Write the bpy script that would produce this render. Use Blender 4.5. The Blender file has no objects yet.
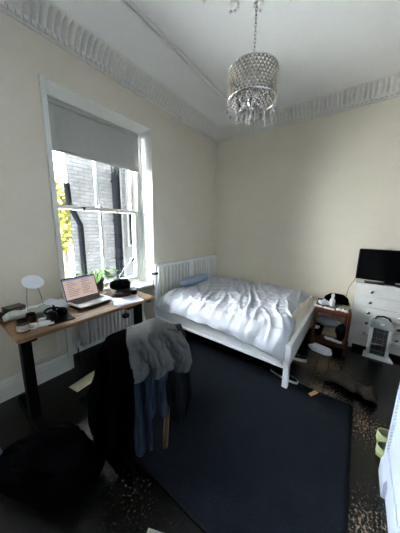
import bpy, bmesh, math, random
from mathutils import Vector, Matrix, noise
from math import sin, cos, pi, radians as R
random.seed(7)
COL = bpy.context.scene.collection
CAMLOC = (2.2785, -3.515, 1.5)

# ------------------------------------------------------------------ materials
def new_mat(name):
    m = bpy.data.materials.new(name); m.use_nodes = True
    return m, m.node_tree.nodes, m.node_tree.links, m.node_tree.nodes['Principled BSDF']

def mat(name, col, rough=.6, metal=0, var=.08, scale=12, bump=.0, bscale=60, spec=.5, sheen=0, trans=0, coat=0, alpha=1, stretch=(1, 1, 1)):
    m, n, l, b = new_mat(name)
    tc = n.new('ShaderNodeTexCoord'); mp = n.new('ShaderNodeMapping'); mp.inputs['Scale'].default_value = stretch
    l.new(tc.outputs['Object'], mp.inputs['Vector'])
    nz = n.new('ShaderNodeTexNoise'); nz.inputs['Scale'].default_value = scale; nz.inputs['Detail'].default_value = 5
    l.new(mp.outputs[0], nz.inputs['Vector'])
    cr = n.new('ShaderNodeValToRGB')
    cr.color_ramp.elements[0].position = .3; cr.color_ramp.elements[1].position = .7
    cr.color_ramp.elements[0].color = tuple(c*(1-var) for c in col)+(1,)
    cr.color_ramp.elements[1].color = tuple(min(1, c*(1+var)) for c in col)+(1,)
    l.new(nz.outputs['Fac'], cr.inputs[0]); l.new(cr.outputs[0], b.inputs['Base Color'])
    b.inputs['Roughness'].default_value = rough; b.inputs['Metallic'].default_value = metal
    b.inputs['Specular IOR Level'].default_value = spec
    b.inputs['Sheen Weight'].default_value = sheen
    b.inputs['Transmission Weight'].default_value = trans
    b.inputs['Coat Weight'].default_value = coat
    if alpha < 1: b.inputs['Alpha'].default_value = alpha
    if bump:
        n2 = n.new('ShaderNodeTexNoise'); n2.inputs['Scale'].default_value = bscale; n2.inputs['Detail'].default_value = 4
        l.new(mp.outputs[0], n2.inputs['Vector'])
        bp = n.new('ShaderNodeBump'); bp.inputs['Strength'].default_value = bump; bp.inputs['Distance'].default_value = .01
        l.new(n2.outputs['Fac'], bp.inputs['Height']); l.new(bp.outputs[0], b.inputs['Normal'])
    return m

def lin(r, g, b):
    f = lambda c: (c/255/12.92) if c/255 <= .04045 else ((c/255+.055)/1.055)**2.4
    return (f(r), f(g), f(b))

M = {}
M['wall'] = mat('wall_paint', lin(228, 220, 203), .85, var=.02, scale=3, bump=.05, bscale=90)
M['absorbwall'] = mat('light_absorbing_wall', lin(62, 64, 58), .85, var=.03, scale=3)  # dark tone put on unseen walls to cut light bounced onto window wall
M['ceiling'] = mat('ceiling_paint', lin(242, 242, 240), .9, var=.02, scale=3, bump=.08, bscale=25)
M['plaster'] = mat('cornice_plaster', lin(236, 234, 228), .85, var=.03, scale=20)
M['trim'] = mat('white_gloss_trim', lin(228, 228, 224), .4, var=.02)
M['white'] = mat('white_paint', lin(232, 232, 230), .42, var=.02)
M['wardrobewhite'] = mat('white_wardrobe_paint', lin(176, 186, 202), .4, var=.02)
M['bedwhite'] = mat('white_bed_lacquer', lin(243, 244, 245), .4, var=.02)
M['radiator'] = mat('radiator_enamel', lin(222, 221, 215), .4, var=.02)
M['blind'] = mat('roller_blind_cloth', lin(176, 176, 170), .9, var=.03, scale=40, bump=.1, bscale=400)
M['cream'] = mat('cream_sheet', lin(222, 214, 200), .9, var=.04, bump=.15, bscale=120)
M['pillow'] = mat('grey_blue_pillow', lin(158, 178, 202), .9, var=.06, bump=.15, bscale=120)
M['black'] = mat('black_plastic', (.004, .004, .0045), .4, var=.1, spec=.12)
M['blackmetal'] = mat('black_metal', (.003, .003, .0035), .6, var=.1, spec=.05)
M['blackcloth'] = mat('black_cloth', (.0012, .0013, .0017), 1, var=.2, bump=.2, bscale=80, spec=0)
M['darkcloth'] = mat('charcoal_cloth', (.004, .0046, .0065), .95, var=.2, bump=.2, bscale=90, spec=.15)
M['greycloth'] = mat('grey_fleece', (.062, .062, .060), .95, var=.16, scale=9, bump=.3, bscale=70, spec=.2)
M['denim'] = mat('blue_denim', (.012, .021, .036), .9, var=.4, scale=7, bump=.3, bscale=220, spec=.2, stretch=(1, 1, .4))
M['silver'] = mat('brushed_aluminium', (.55, .56, .58), .32, metal=1, var=.03)
M['chrome'] = mat('chrome', (.5, .5, .5), .15, metal=1, var=.02)
M['keys'] = mat('key_black', (.02, .02, .022), .5)
M['paper'] = mat('white_paper', lin(226, 230, 240), .8, var=.03, scale=30)
M['paperold'] = mat('cream_paper', lin(205, 192, 170), .85, var=.08, scale=20)
M['paperdim'] = mat('grey_paper', lin(128, 126, 120), .85, var=.08, scale=20)
M['kraft'] = mat('tan_card', lin(176, 132, 84), .8, var=.1)
M['pot'] = mat('dark_grey_pot', (.04, .045, .05), .6, var=.1)
M['soil'] = mat('potting_soil', (.02, .014, .01), .95, var=.4, scale=60)
M['leaf'] = mat('plant_leaf', (.20, .42, .06), .5, var=.25, scale=15)
M['stem'] = mat('plant_stem', (.12, .22, .05), .6)
M['brownlid'] = mat('dark_brown_shell', (.022, .014, .012), .6, var=.2, spec=.2)
M['jar'] = mat('brown_jar', (.06, .035, .02), .25, var=.2)
M['label'] = mat('jar_label', lin(150, 146, 140), .7, var=.4, scale=70)
M['palegreen'] = mat('pale_green_cloth', lin(166, 170, 156), .9, var=.08, bump=.2)
M['palebag'] = mat('pale_film_bag', lin(196, 204, 198), .3, var=.05, bump=.3, bscale=30)
M['red'] = mat('dark_red_box', (.16, .03, .025), .5, var=.2)
M['mirror'] = mat('mirror_glass', (.8, .82, .83), .12, metal=1, var=0)
M['clip'] = mat('olive_green_clog', lin(176, 186, 140), .7, var=.06, bump=.1)
M['cloghole'] = mat('clog_lining', lin(120, 124, 88), .8)
M['bootsuede'] = mat('brown_grey_suede', (.058, .048, .038), .95, var=.25, scale=10, bump=.3, bscale=90, spec=.2)
M['sole'] = mat('white_rubber', lin(216, 216, 214), .6, var=.04)
M['navyblue'] = mat('blue_nylon', (.05, .075, .15), .6, var=.2, bump=.2, bscale=40)
M['heater'] = mat('heater_white', lin(232, 236, 240), .45, var=.03)
M['heatergrey'] = mat('heater_grey', lin(160, 165, 170), .4, var=.05)
M['heaterdark'] = mat('heater_reflector', (.10, .10, .105), .35, metal=.6, var=.1)
M['tube'] = mat('heater_tube', lin(128, 112, 108), .3, var=.1)
M['crystal'] = mat('crystal_drop', (.85, .84, .80), .08, metal=.0, var=.03, trans=.55)
M['bead'] = mat('champagne_bead', (.46, .42, .36), .25, metal=.65, var=.2, scale=120)
M['candle'] = mat('candle_sleeve', lin(220, 216, 205), .5)
M['pipe'] = mat('cast_iron_pipe', (.0035, .004, .005), .95, var=.1, spec=0)
M['ledge'] = mat('stone_ledge', (.12, .125, .13), .8, var=.1)
M['treeleaf'] = mat('yellow_green_leaf', (.13, .12, .006), .6, var=.3, scale=4)
M['bark'] = mat('tree_bark', (.10, .08, .06), .9, var=.3)
M['yard'] = mat('pale_bounce_paving', (.66, .66, .64), .9, var=.2)
M['beige'] = mat('beige_cloth', lin(150, 136, 112), .9, var=.15, bump=.2)
M['greyblue'] = mat('grey_blue_cloth', lin(140, 148, 158), .9, var=.12, bump=.2)

def wood(name, c0, c1, stretch=(1, .08, 1), scale=14, rough=.5):
    m, n, l, b = new_mat(name)
    tc = n.new('ShaderNodeTexCoord'); mp = n.new('ShaderNodeMapping'); mp.inputs['Scale'].default_value = stretch
    l.new(tc.outputs['Object'], mp.inputs['Vector'])
    nz = n.new('ShaderNodeTexNoise'); nz.inputs['Scale'].default_value = scale; nz.inputs['Detail'].default_value = 6; nz.inputs['Distortion'].default_value = .6
    l.new(mp.outputs[0], nz.inputs['Vector'])
    cr = n.new('ShaderNodeValToRGB'); cr.color_ramp.elements[0].position = .35; cr.color_ramp.elements[1].position = .65
    cr.color_ramp.elements[0].color = c0+(1,); cr.color_ramp.elements[1].color = c1+(1,)
    l.new(nz.outputs['Fac'], cr.inputs[0]); l.new(cr.outputs[0], b.inputs['Base Color'])
    b.inputs['Roughness'].default_value = rough
    return m
M['deskwood'] = wood('oak_desk_top', lin(112, 84, 58), lin(150, 116, 84), scale=22)
M['redwood'] = wood('mahogany', lin(70, 32, 20), lin(104, 52, 32), (.1, 1, 1), 20, .4)
M['chairwood'] = wood('golden_beech', lin(56, 40, 26), lin(78, 56, 36), (1, 1, .1), 20, .5)

def floor_mat():
    m, n, l, b = new_mat('black_painted_boards')
    tc = n.new('ShaderNodeTexCoord')
    sx = n.new('ShaderNodeSeparateXYZ'); l.new(tc.outputs['Object'], sx.inputs[0])
    W = .115
    def mth(op, a, bb=None):
        k = n.new('ShaderNodeMath'); k.operation = op
        for i, v in enumerate((a, bb)):
            if v is None: continue
            if isinstance(v, (int, float)): k.inputs[i].default_value = v
            else: l.new(v, k.inputs[i])
        return k.outputs[0]
    xb = mth('DIVIDE', sx.outputs[0], W)
    fr = mth('FRACT', xb); idx = mth('FLOOR', xb)
    seam = mth('LESS_THAN', mth('ABSOLUTE', mth('SUBTRACT', fr, .5)), .465)   # 1 on board, 0 in seam
    # fine wear stretched along the boards
    mp = n.new('ShaderNodeMapping'); mp.inputs['Scale'].default_value = (13, 8, 1); l.new(tc.outputs['Object'], mp.inputs['Vector'])
    nz = n.new('ShaderNodeTexNoise'); nz.inputs['Scale'].default_value = 6.5; nz.inputs['Detail'].default_value = 7; nz.inputs['Roughness'].default_value = .7
    l.new(mp.outputs[0], nz.inputs['Vector'])
    def spot(x, y, r):
        v = n.new('ShaderNodeVectorMath'); v.operation = 'DISTANCE'; l.new(tc.outputs['Object'], v.inputs[0]); v.inputs[1].default_value = (x, y, 0)
        k = n.new('ShaderNodeMapRange'); k.inputs[1].default_value = 0; k.inputs[2].default_value = r; k.inputs[3].default_value = 1; k.inputs[4].default_value = 0
        l.new(v.outputs['Value'], k.inputs[0]); return k.outputs[0]
    w = None
    for s in ((2.15, -.95, .50, 1.7), (2.16, -1.45, .36, 1.5), (2.5, -2.35, .45, 1.1), (2.50, -1.6, .40, 1.1), (1.45, -2.98, .4, .6), (1.95, -3.1, .4, .6)):
        o = mth('MULTIPLY', spot(*s[:3]), s[3]); w = o if w is None else mth('MAXIMUM', w, o)
    val = mth('ADD', nz.outputs['Fac'], mth('MULTIPLY', w, .165))
    wear = n.new('ShaderNodeMapRange'); wear.inputs[1].default_value = .675; wear.inputs[2].default_value = .72
    l.new(val, wear.inputs[0])
    soft = n.new('ShaderNodeMapRange'); soft.inputs[1].default_value = .5; soft.inputs[2].default_value = .75; l.new(val, soft.inputs[0])
    ctone = n.new('ShaderNodeValToRGB')
    ctone.color_ramp.elements[0].color = (.0025, .0024, .0024, 1); ctone.color_ramp.elements[1].color = (.008, .006, .0045, 1)
    l.new(soft.outputs[0], ctone.inputs[0])
    mx = n.new('ShaderNodeMixRGB'); mx.inputs['Color2'].default_value = (.17, .125, .082, 1)
    l.new(wear.outputs[0], mx.inputs['Fac']); l.new(ctone.outputs[0], mx.inputs['Color1'])
    mx2 = n.new('ShaderNodeMixRGB'); mx2.inputs['Color1'].default_value = (.002, .002, .002, 1)
    l.new(seam, mx2.inputs['Fac']); l.new(mx.outputs[0], mx2.inputs['Color2'])
    l.new(mx2.outputs[0], b.inputs['Base Color'])
    # roughness varies, boards cupped slightly
    rr = n.new('ShaderNodeMapRange'); rr.inputs[3].default_value = .06; rr.inputs[4].default_value = .26
    l.new(nz.outputs['Fac'], rr.inputs[0]); l.new(rr.outputs[0], b.inputs['Roughness'])
    wn = n.new('ShaderNodeTexWhiteNoise'); wn.noise_dimensions = '1D'; l.new(idx, wn.inputs['W'])
    cup = mth('MULTIPLY', mth('ABSOLUTE', mth('SUBTRACT', fr, .5)), -.6)
    h = mth('ADD', mth('ADD', mth('MULTIPLY', seam, .8), cup), mth('ADD', mth('MULTIPLY', nz.outputs['Fac'], .8), mth('MULTIPLY', wn.outputs['Value'], .3)))
    bp = n.new('ShaderNodeBump'); bp.inputs['Strength'].default_value = .55; bp.inputs['Distance'].default_value = .004
    l.new(h, bp.inputs['Height']); l.new(bp.outputs[0], b.inputs['Normal'])
    b.inputs['Specular IOR Level'].default_value = .4
    return m
M['floor'] = floor_mat()

def rug_mat():
    m, n, l, b = new_mat('navy_rug_pile')
    tc = n.new('ShaderNodeTexCoord')
    nz = n.new('ShaderNodeTexNoise'); nz.inputs['Scale'].default_value = 9; nz.inputs['Detail'].default_value = 8; nz.inputs['Roughness'].default_value = .75
    l.new(tc.outputs['Object'], nz.inputs['Vector'])
    cr = n.new('ShaderNodeValToRGB'); cr.color_ramp.elements[0].position = .3; cr.color_ramp.elements[1].position = .7
    cr.color_ramp.elements[0].color = (.0036, .0052, .0078, 1); cr.color_ramp.elements[1].color = (.0072, .0100, .0142, 1)
    l.new(nz.outputs['Fac'], cr.inputs[0]); l.new(cr.outputs[0], b.inputs['Base Color'])
    b.inputs['Roughness'].default_value = 1; b.inputs['Specular IOR Level'].default_value = .1
    n2 = n.new('ShaderNodeTexNoise'); n2.inputs['Scale'].default_value = 130; n2.inputs['Detail'].default_value = 3
    l.new(tc.outputs['Object'], n2.inputs['Vector'])
    bp = n.new('ShaderNodeBump'); bp.inputs['Strength'].default_value = .6; bp.inputs['Distance'].default_value = .01
    l.new(n2.outputs['Fac'], bp.inputs['Height']); l.new(bp.outputs[0], b.inputs['Normal'])
    return m
M['rug'] = rug_mat()

def duvet_mat():
    m, n, l, b = new_mat('striped_duvet_cotton')
    uv = n.new('ShaderNodeUVMap'); uv.uv_map = 'UVMap'
    wv = n.new('ShaderNodeTexWave'); wv.wave_type = 'BANDS'; wv.bands_direction = 'X'
    wv.inputs['Scale'].default_value = 11; wv.inputs['Distortion'].default_value = 0
    l.new(uv.outputs[0], wv.inputs['Vector'])
    cr = n.new('ShaderNodeValToRGB'); cr.color_ramp.elements[0].position = .55; cr.color_ramp.elements[1].position = .8
    cr.color_ramp.elements[0].color = lin(190, 193, 201)+(1,); cr.color_ramp.elements[1].color = lin(134, 143, 168)+(1,)
    l.new(wv.outputs['Fac'], cr.inputs[0]); l.new(cr.outputs[0], b.inputs['Base Color'])
    b.inputs['Roughness'].default_value = .9; b.inputs['Specular IOR Level'].default_value = .2
    n2 = n.new('ShaderNodeTexNoise'); n2.inputs['Scale'].default_value = 10; n2.inputs['Detail'].default_value = 3; n2.inputs['Distortion'].default_value = 1.0
    bp = n.new('ShaderNodeBump'); bp.inputs['Strength'].default_value = .5; bp.inputs['Distance'].default_value = .012
    tc = n.new('ShaderNodeTexCoord'); l.new(tc.outputs['Object'], n2.inputs['Vector'])
    l.new(n2.outputs['Fac'], bp.inputs['Height']); l.new(bp.outputs[0], b.inputs['Normal'])
    return m
M['duvet'] = duvet_mat()

def brick_mat():
    m, n, l, b = new_mat('pale_brick')
    tc = n.new('ShaderNodeTexCoord'); mp = n.new('ShaderNodeMapping'); mp.inputs['Rotation'].default_value = (0, R(90), R(90))
    sx = n.new('ShaderNodeSeparateXYZ'); cx = n.new('ShaderNodeCombineXYZ')
    l.new(tc.outputs['Object'], sx.inputs[0]); l.new(sx.outputs[1], cx.inputs[0]); l.new(sx.outputs[2], cx.inputs[1])
    bt = n.new('ShaderNodeTexBrick'); bt.inputs['Scale'].default_value = 1
    bt.inputs['Brick Width'].default_value = .24; bt.inputs['Row Height'].default_value = .085; bt.inputs['Mortar Size'].default_value = .008
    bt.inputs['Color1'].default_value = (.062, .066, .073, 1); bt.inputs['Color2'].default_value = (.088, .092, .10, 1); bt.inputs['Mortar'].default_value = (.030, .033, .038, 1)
    l.new(cx.outputs[0], bt.inputs['Vector'])
    nz = n.new('ShaderNodeTexNoise'); nz.inputs['Scale'].default_value = 5; nz.inputs['Detail'].default_value = 6
    l.new(tc.outputs['Object'], nz.inputs['Vector'])
    mx = n.new('ShaderNodeMixRGB'); mx.blend_type = 'OVERLAY'; mx.inputs['Fac'].default_value = .5
    l.new(bt.outputs['Color'], mx.inputs['Color1']); l.new(nz.outputs['Fac'], mx.inputs['Color2'])
    l.new(mx.outputs[0], b.inputs['Base Color']); b.inputs['Roughness'].default_value = .9
    bp = n.new('ShaderNodeBump'); bp.inputs['Strength'].default_value = .6; bp.inputs['Distance'].default_value = .02
    inv = n.new('ShaderNodeMath'); inv.operation = 'SUBTRACT'; inv.inputs[0].default_value = 1; l.new(bt.outputs['Fac'], inv.inputs[1])
    l.new(inv.outputs[0], bp.inputs['Height']); l.new(bp.outputs[0], b.inputs['Normal'])
    return m
M['brick'] = brick_mat()

def glass_mat():
    m, n, l, b = new_mat('window_glass')
    n.remove(b); out = n['Material Output']
    t = n.new('ShaderNodeBsdfTransparent'); g = n.new('ShaderNodeBsdfGlossy'); g.inputs['Roughness'].default_value = .02
    mx = n.new('ShaderNodeMixShader'); fr = n.new('ShaderNodeFresnel'); fr.inputs[0].default_value = 1.35
    t.inputs[0].default_value = (.96, .98, .98, 1)
    l.new(fr.outputs[0], mx.inputs[0]); l.new(t.outputs[0], mx.inputs[1]); l.new(g.outputs[0], mx.inputs[2]); l.new(mx.outputs[0], out.inputs[0])
    return m
M['glass'] = glass_mat()

def screen_mat(name, col, strength):
    m, n, l, b = new_mat(name)
    b.inputs['Base Color'].default_value = (.02, .02, .02, 1); b.inputs['Roughness'].default_value = .3
    b.inputs['Emission Color'].default_value = col+(1,); b.inputs['Emission Strength'].default_value = strength
    return m
M['screen'] = screen_mat('laptop_page', lin(244, 216, 206), .62)
M['screenbar'] = screen_mat('laptop_toolbar', lin(150, 170, 220), .5)
M['screentext'] = screen_mat('laptop_text', lin(150, 120, 120), .35)
M['tvscreen'] = mat('tv_screen', (.002, .002, .0025), .25, var=0, spec=.2)

# ------------------------------------------------------------------ mesh builder
class MB:
    def __init__(s): s.bm = bmesh.new()
    def _add(s, verts, faces):
        vs = [s.bm.verts.new(v) for v in verts]
        for f in faces:
            try: s.bm.faces.new([vs[i] for i in f])
            except ValueError: pass
        return vs
    def box(s, lo, hi, rz=0, c=None, bev=0, mtx=None):
        lo, hi = Vector(lo), Vector(hi)
        t = bmesh.new(); bmesh.ops.create_cube(t, size=1)
        for v in t.verts: v.co = Vector([(lo[i]+hi[i])/2+v.co[i]*(hi[i]-lo[i]) for i in range(3)])
        if bev: bmesh.ops.bevel(t, geom=t.edges[:], offset=min(bev, min(abs(hi[i]-lo[i]) for i in range(3))*.45), segments=2, affect='EDGES', clamp_overlap=True)
        if rz:
            cc = Vector(c) if c else (lo+hi)/2
            t.transform(Matrix.Translation(cc) @ Matrix.Rotation(rz, 4, 'Z') @ Matrix.Translation(-cc))
        if mtx: t.transform(mtx)
        s.merge(t); return s
    def merge(s, t):
        me = bpy.data.meshes.new('tmp'); t.to_mesh(me); t.free(); s.bm.from_mesh(me); bpy.data.meshes.remove(me)
    def tube(s, pts, r, n=8, closed=False, caps=True):
        pts = [Vector(p) for p in pts]; N = len(pts); rs = r if isinstance(r, (list, tuple)) else [r]*N
        rings = []; up = None
        for i, p in enumerate(pts):
            if closed: d = pts[(i+1) % N]-pts[i-1]
            else: d = pts[min(i+1, N-1)]-pts[max(i-1, 0)]
            d.normalize()
            if up is None: up = Vector((0, 0, 1)) if abs(d.z) < .9 else Vector((1, 0, 0))
            a = (up-d*up.dot(d))
            if a.length < 1e-4: a = d.orthogonal()
            a.normalize(); up = a; bb = d.cross(a)
            rings.append([s.bm.verts.new(p+(a*cos(2*pi*k/n)+bb*sin(2*pi*k/n))*rs[i]) for k in range(n)])
        for i in range(N if closed else N-1):
            A, B = rings[i], rings[(i+1) % N]
            for k in range(n): s.bm.faces.new((A[k], A[(k+1) % n], B[(k+1) % n], B[k]))
        if caps and not closed:
            s.bm.faces.new(rings[0][::-1]); s.bm.faces.new(rings[-1])
        return s
    def lathe(s, prof, c=(0, 0, 0), n=24, mtx=None, sx=1, sy=1):
        rings = []; mt = mtx or Matrix.Identity(4); c = Vector(c)
        for r, z in prof:
            if r < 1e-5: rings.append([s.bm.verts.new(mt @ (Vector((0, 0, z))+c))])
            else: rings.append([s.bm.verts.new(mt @ (Vector((r*sx*cos(2*pi*k/n), r*sy*sin(2*pi*k/n), z))+c)) for k in range(n)])
        for A, B in zip(rings, rings[1:]):
            for k in range(n):
                a = A[k % len(A)]; a2 = A[(k+1) % len(A)]; b1 = B[k % len(B)]; b2 = B[(k+1) % len(B)]
                f = [a, a2, b2, b1]; f = [v for i, v in enumerate(f) if v not in f[:i]]
                if len(f) > 2: s.bm.faces.new(f)
        return s
    def ell(s, c, r, mtx=None, n=16, m=10, jit=0, seed=0, p=1.0):
        """ellipsoid; jit makes it lumpy; p<1 makes it boxier"""
        t = bmesh.new(); bmesh.ops.create_uvsphere(t, u_segments=n, v_segments=m, radius=1)
        for v in t.verts:
            d = v.co.copy(); d = Vector([math.copysign(abs(x)**p, x) for x in d])
            if jit: d *= 1+jit*noise.noise(v.co*1.7+Vector((seed, seed*2.1, 0)))*1.6
            v.co = Vector((d.x*r[0], d.y*r[1], d.z*r[2]))
        t.transform((Matrix.Translation(Vector(c)) @ (mtx or Matrix.Identity(4))))
        s.merge(t); return s
    def prism(s, poly, lo, hi, axis='x'):
        """poly of 2-d points, extruded along axis between lo and hi"""
        def P(a, b, t): return {'x': (t, a, b), 'y': (a, t, b), 'z': (a, b, t)}[axis]
        A = [s.bm.verts.new(P(a, b, lo)) for a, b in poly]; B = [s.bm.verts.new(P(a, b, hi)) for a, b in poly]
        n = len(poly)
        for i in range(n): s.bm.faces.new((A[i], A[(i+1) % n], B[(i+1) % n], B[i]))
        s.bm.faces.new(A[::-1]); s.bm.faces.new(B); return s
    def grid(s, f, nu, nv, thick=0, uv=False, closeu=False):
        """surface f(u,v) u,v in 0..1; thick>0 gives a closed shell along normals"""
        P = [[Vector(f(i/nu, j/nv)) for j in range(nv+1)] for i in range(nu+1)]
        V = [[s.bm.verts.new(p) for p in row] for row in P]
        uvl = s.bm.loops.layers.uv.verify() if uv else None
        def face(a, uvs=None):
            try: fc = s.bm.faces.new(a)
            except ValueError: return
            if uvl and uvs:
                for lp, q in zip(fc.loops, uvs): lp[uvl].uv = q
        for i in range(nu):
            for j in range(nv):
                face((V[i][j], V[i+1][j], V[i+1][j+1], V[i][j+1]), [(i/nu, j/nv), ((i+1)/nu, j/nv), ((i+1)/nu, (j+1)/nv), (i/nu, (j+1)/nv)])
        if thick:
            W = []
            for i in range(nu+1):
                row = []
                for j in range(nv+1):
                    du = P[min(i+1, nu)][j]-P[max(i-1, 0)][j]; dv = P[i][min(j+1, nv)]-P[i][max(j-1, 0)]
                    nn = du.cross(dv); nn = nn.normalized() if nn.length > 1e-9 else Vector((0, 0, 1))
                    row.append(s.bm.verts.new(P[i][j]-nn*thick))
                W.append(row)
            for i in range(nu):
                for j in range(nv): face((W[i][j+1], W[i+1][j+1], W[i+1][j], W[i][j]), [(i/nu, (j+1)/nv), ((i+1)/nu, (j+1)/nv), ((i+1)/nu, j/nv), (i/nu, j/nv)])
            for i in range(nu):
                face((V[i+1][0], V[i][0], W[i][0], W[i+1][0]), [(i/nu, 0)]*4); face((V[i][nv], V[i+1][nv], W[i+1][nv], W[i][nv]), [(i/nu, 1)]*4)
            for j in range(nv):
                face((V[0][j], V[0][j+1], W[0][j+1], W[0][j]), [(0, j/nv)]*4); face((V[nu][j+1], V[nu][j], W[nu][j], W[nu][j+1]), [(1, j/nv)]*4)
        return s
    def build(s, name, m, parent=None, smooth=False, kind=None, label=None, loc=None, fix=True):
        if fix: bmesh.ops.recalc_face_normals(s.bm, faces=s.bm.faces[:])
        me = bpy.data.meshes.new(name); s.bm.to_mesh(me); s.bm.free()
        me.materials.append(M[m] if isinstance(m, str) else m)
        if smooth:
            for p in me.polygons: p.use_smooth = True
            if smooth != True:
                try: me.set_sharp_from_angle(angle=R(smooth))
                except Exception: pass
        o = bpy.data.objects.new(name, me); COL.objects.link(o)
        if parent: o.parent = parent
        if kind: o['kind'] = kind
        if label: o['label'] = label
        if loc: o.location = loc
        return o

def tag(o, label, cat, group=None, kind=None):
    o['label'] = label; o['category'] = cat
    if group: o['group'] = group
    if kind: o['kind'] = kind
    return o
def thing(name, label, cat, loc=(0, 0, 0), rz=0, group=None):
    o = bpy.data.objects.new(name, None); COL.objects.link(o); o.location = loc; o.rotation_euler = (0, 0, rz)
    o.empty_display_size = .1
    return tag(o, label, cat, group)
def struct(name, mb, m, smooth=False, parent=None):
    return mb.build(name, m, parent, smooth, kind=None if parent else 'structure')
def dup(root, loc, rz=None, label=None, group=None):
    r = root.copy(); COL.objects.link(r); r.location = loc
    if rz is not None: r.rotation_euler = (0, 0, rz)
    if label: r['label'] = label
    if group: r['group'] = group
    for ch in list(root.children):
        c = ch.copy(); COL.objects.link(c); c.parent = r
        for g in ch.children:
            d = g.copy(); COL.objects.link(d); d.parent = c
    return r
def nz(x, y=0, z=0): return noise.noise(Vector((x, y, z)))

# ------------------------------------------------------------------ room
H = 3.17; XR = 5.4; YF = -6.6
YL, YR, ZB, ZT = -2.69, -1.545, 0.0, 2.71          # window recess opening
struct('floor', MB().box((-.45, YF-.2, -.1), (XR+.2, .2, 0)), 'floor')
struct('ceiling', MB().box((-.45, YF-.2, H), (XR+.2, .2, H+.1)), 'ceiling')
w = MB()
W2A, W2B = -6.2, -3.75      # added window beside the camera, out of view, to brighten the room
w.box((-.42, YF-.2, 0), (0, W2A, H)); w.box((-.42, W2B, 0), (0, YL, H)); w.box((-.42, W2A, ZT), (0, W2B, H)); w.box((-.42, W2A, 0), (-.26, W2B, .30)); w.box((-.42, YR, 0), (0, .2, H)); w.box((-.42, YL, ZT), (0, YR, H)); w.box((-.42, YL, 0), (-.26, YR, .68))
struct('wall_left', w, 'wall')
struct('wall_back', MB().box((0, 0, 0), (XR+.2, .2, H)), 'wall')
struct('wall_right', MB().box((XR, YF, 0), (XR+.2, 0, H)), 'absorbwall')
struct('wall_front', MB().box((0, YF-.2, 0), (XR+.2, YF, H)), 'absorbwall')

# cornice: coved profile with leaf relief and a row of small dentils; p = along wall, a = out from wall
CV = [(0, -.16), (.018, -.158), (.022, -.145), (.03, -.142), (.03, -.12), (.035, -.115), (.05, -.085), (.075, -.05), (.11, -.018), (.15, -.006), (.17, -.004), (.18, 0)]
def cornice(L, name, place):
    mb = MB(); n = int(L/.0065)
    def f(u, v):
        k = v*(len(CV)-1); i = min(int(k), len(CV)-2); t = k-i
        a = CV[i][0]*(1-t)+CV[i+1][0]*t; z = CV[i][1]*(1-t)+CV[i+1][1]*t
        p = u*L
        if 4.5 < k < 9.5:            # upright acanthus leaves in the cove
            env = sin(pi*(k-4.5)/5)**.6
            lf = abs(sin(pi*p/.052))**.5; a2 = .036*env*(lf-.5)*(1+.25*sin(pi*p/.104))
            a += a2*.75; z -= a2*.75
        if 9.9 < k: z = min(z, 0)
        return place(p, a, z)
    mb.grid(f, n, 33)
    # dentil row
    q = .02
    while q < L-.02:
        A = place(q, .02, -.148); B = place(q+.024, .058, -.118)
        mb.box([min(A[i], B[i]) for i in range(3)], [max(A[i], B[i]) for i in range(3)]); q += .046
    # hanging leaf tips (deep undercut)
    q = .026
    while q < L-.02:
        for da, dz, rr in ((.058, -.086, .013), (.075, -.064, .012), (.098, -.042, .011)):
            mb.ell(place(q, da+.010, dz-.006), (rr, rr, rr*.8), n=6, m=4)
        q += .104
    return struct(name, mb, 'plaster')
cornice(-YF, 'trim_1', lambda p, a, z: (a, -p, H+z))
cornice(XR, 'trim_2', lambda p, a, z: (p, -a, H+z))
# raised ceiling moulding: a frame of rope moulding with scrolls, and the rose above the chandelier
mb = MB()
x0, x1, y0, y1 = .63, 4.77, -.55, -6.0
def rope(pts, r, amp, step):
    for A, B in zip(pts, pts[1:]):
        A, B = Vector(A), Vector(B); L = (B-A).length; k = int(L/step)
        mb.tube([A+(B-A)*i/k for i in range(k+1)], [r*(1+amp*(i % 2)) for i in range(k+1)], 6)
Zc = H-.004
rope([(x0, y0-.25, Zc), (x0, y1, Zc)], .011, .5, .02); rope([(x0+.05, y0-.25, Zc), (x0+.05, y1, Zc)], .005, 0, .2)
rope([(x1, y0, Zc), (x1, y1, Zc)], .011, .5, .02); rope([(x0, y1, Zc), (x1, y1, Zc)], .011, .5, .02)
rope([(x0+.25*cos(t)*1.0+.0, y0-.25+.25*sin(t), Zc) for t in [pi/2*k/10 for k in range(11)]][::-1], .011, .5, .02)
struct('trim_3', mb, 'plaster', smooth=60)
mb = MB(); RX, RY = 1.66, -2.20
for rr, tr in ((.44, .004), (.2, .012)):
    mb.tube([(RX+rr*cos(2*pi*k/72), RY+rr*sin(2*pi*k/72), Zc) for k in range(72)], [tr*(1+.3*(k % 2)) for k in range(72)], 6, closed=True)
for k in range(16):
    a = 2*pi*k/16
    for j in range(9):     # scrolls between the rings
        b = j/8*2*pi*.8; rr = .52+.055*(1-j/10)*cos(b); tt = a+.1*(1-j/10)*sin(b)*(1 if k % 2 else -1)
        mb.ell((RX+rr*cos(tt), RY+rr*sin(tt), Zc), (.015, .015, .012), n=6, m=4)
    for j in range(5): mb.ell((RX+(.24+.035*j)*cos(a), RY+(.24+.035*j)*sin(a), Zc), (.022-.002*j, .022-.002*j, .012), n=6, m=4)
struct('trim_4', mb, 'plaster', smooth=60)
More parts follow.
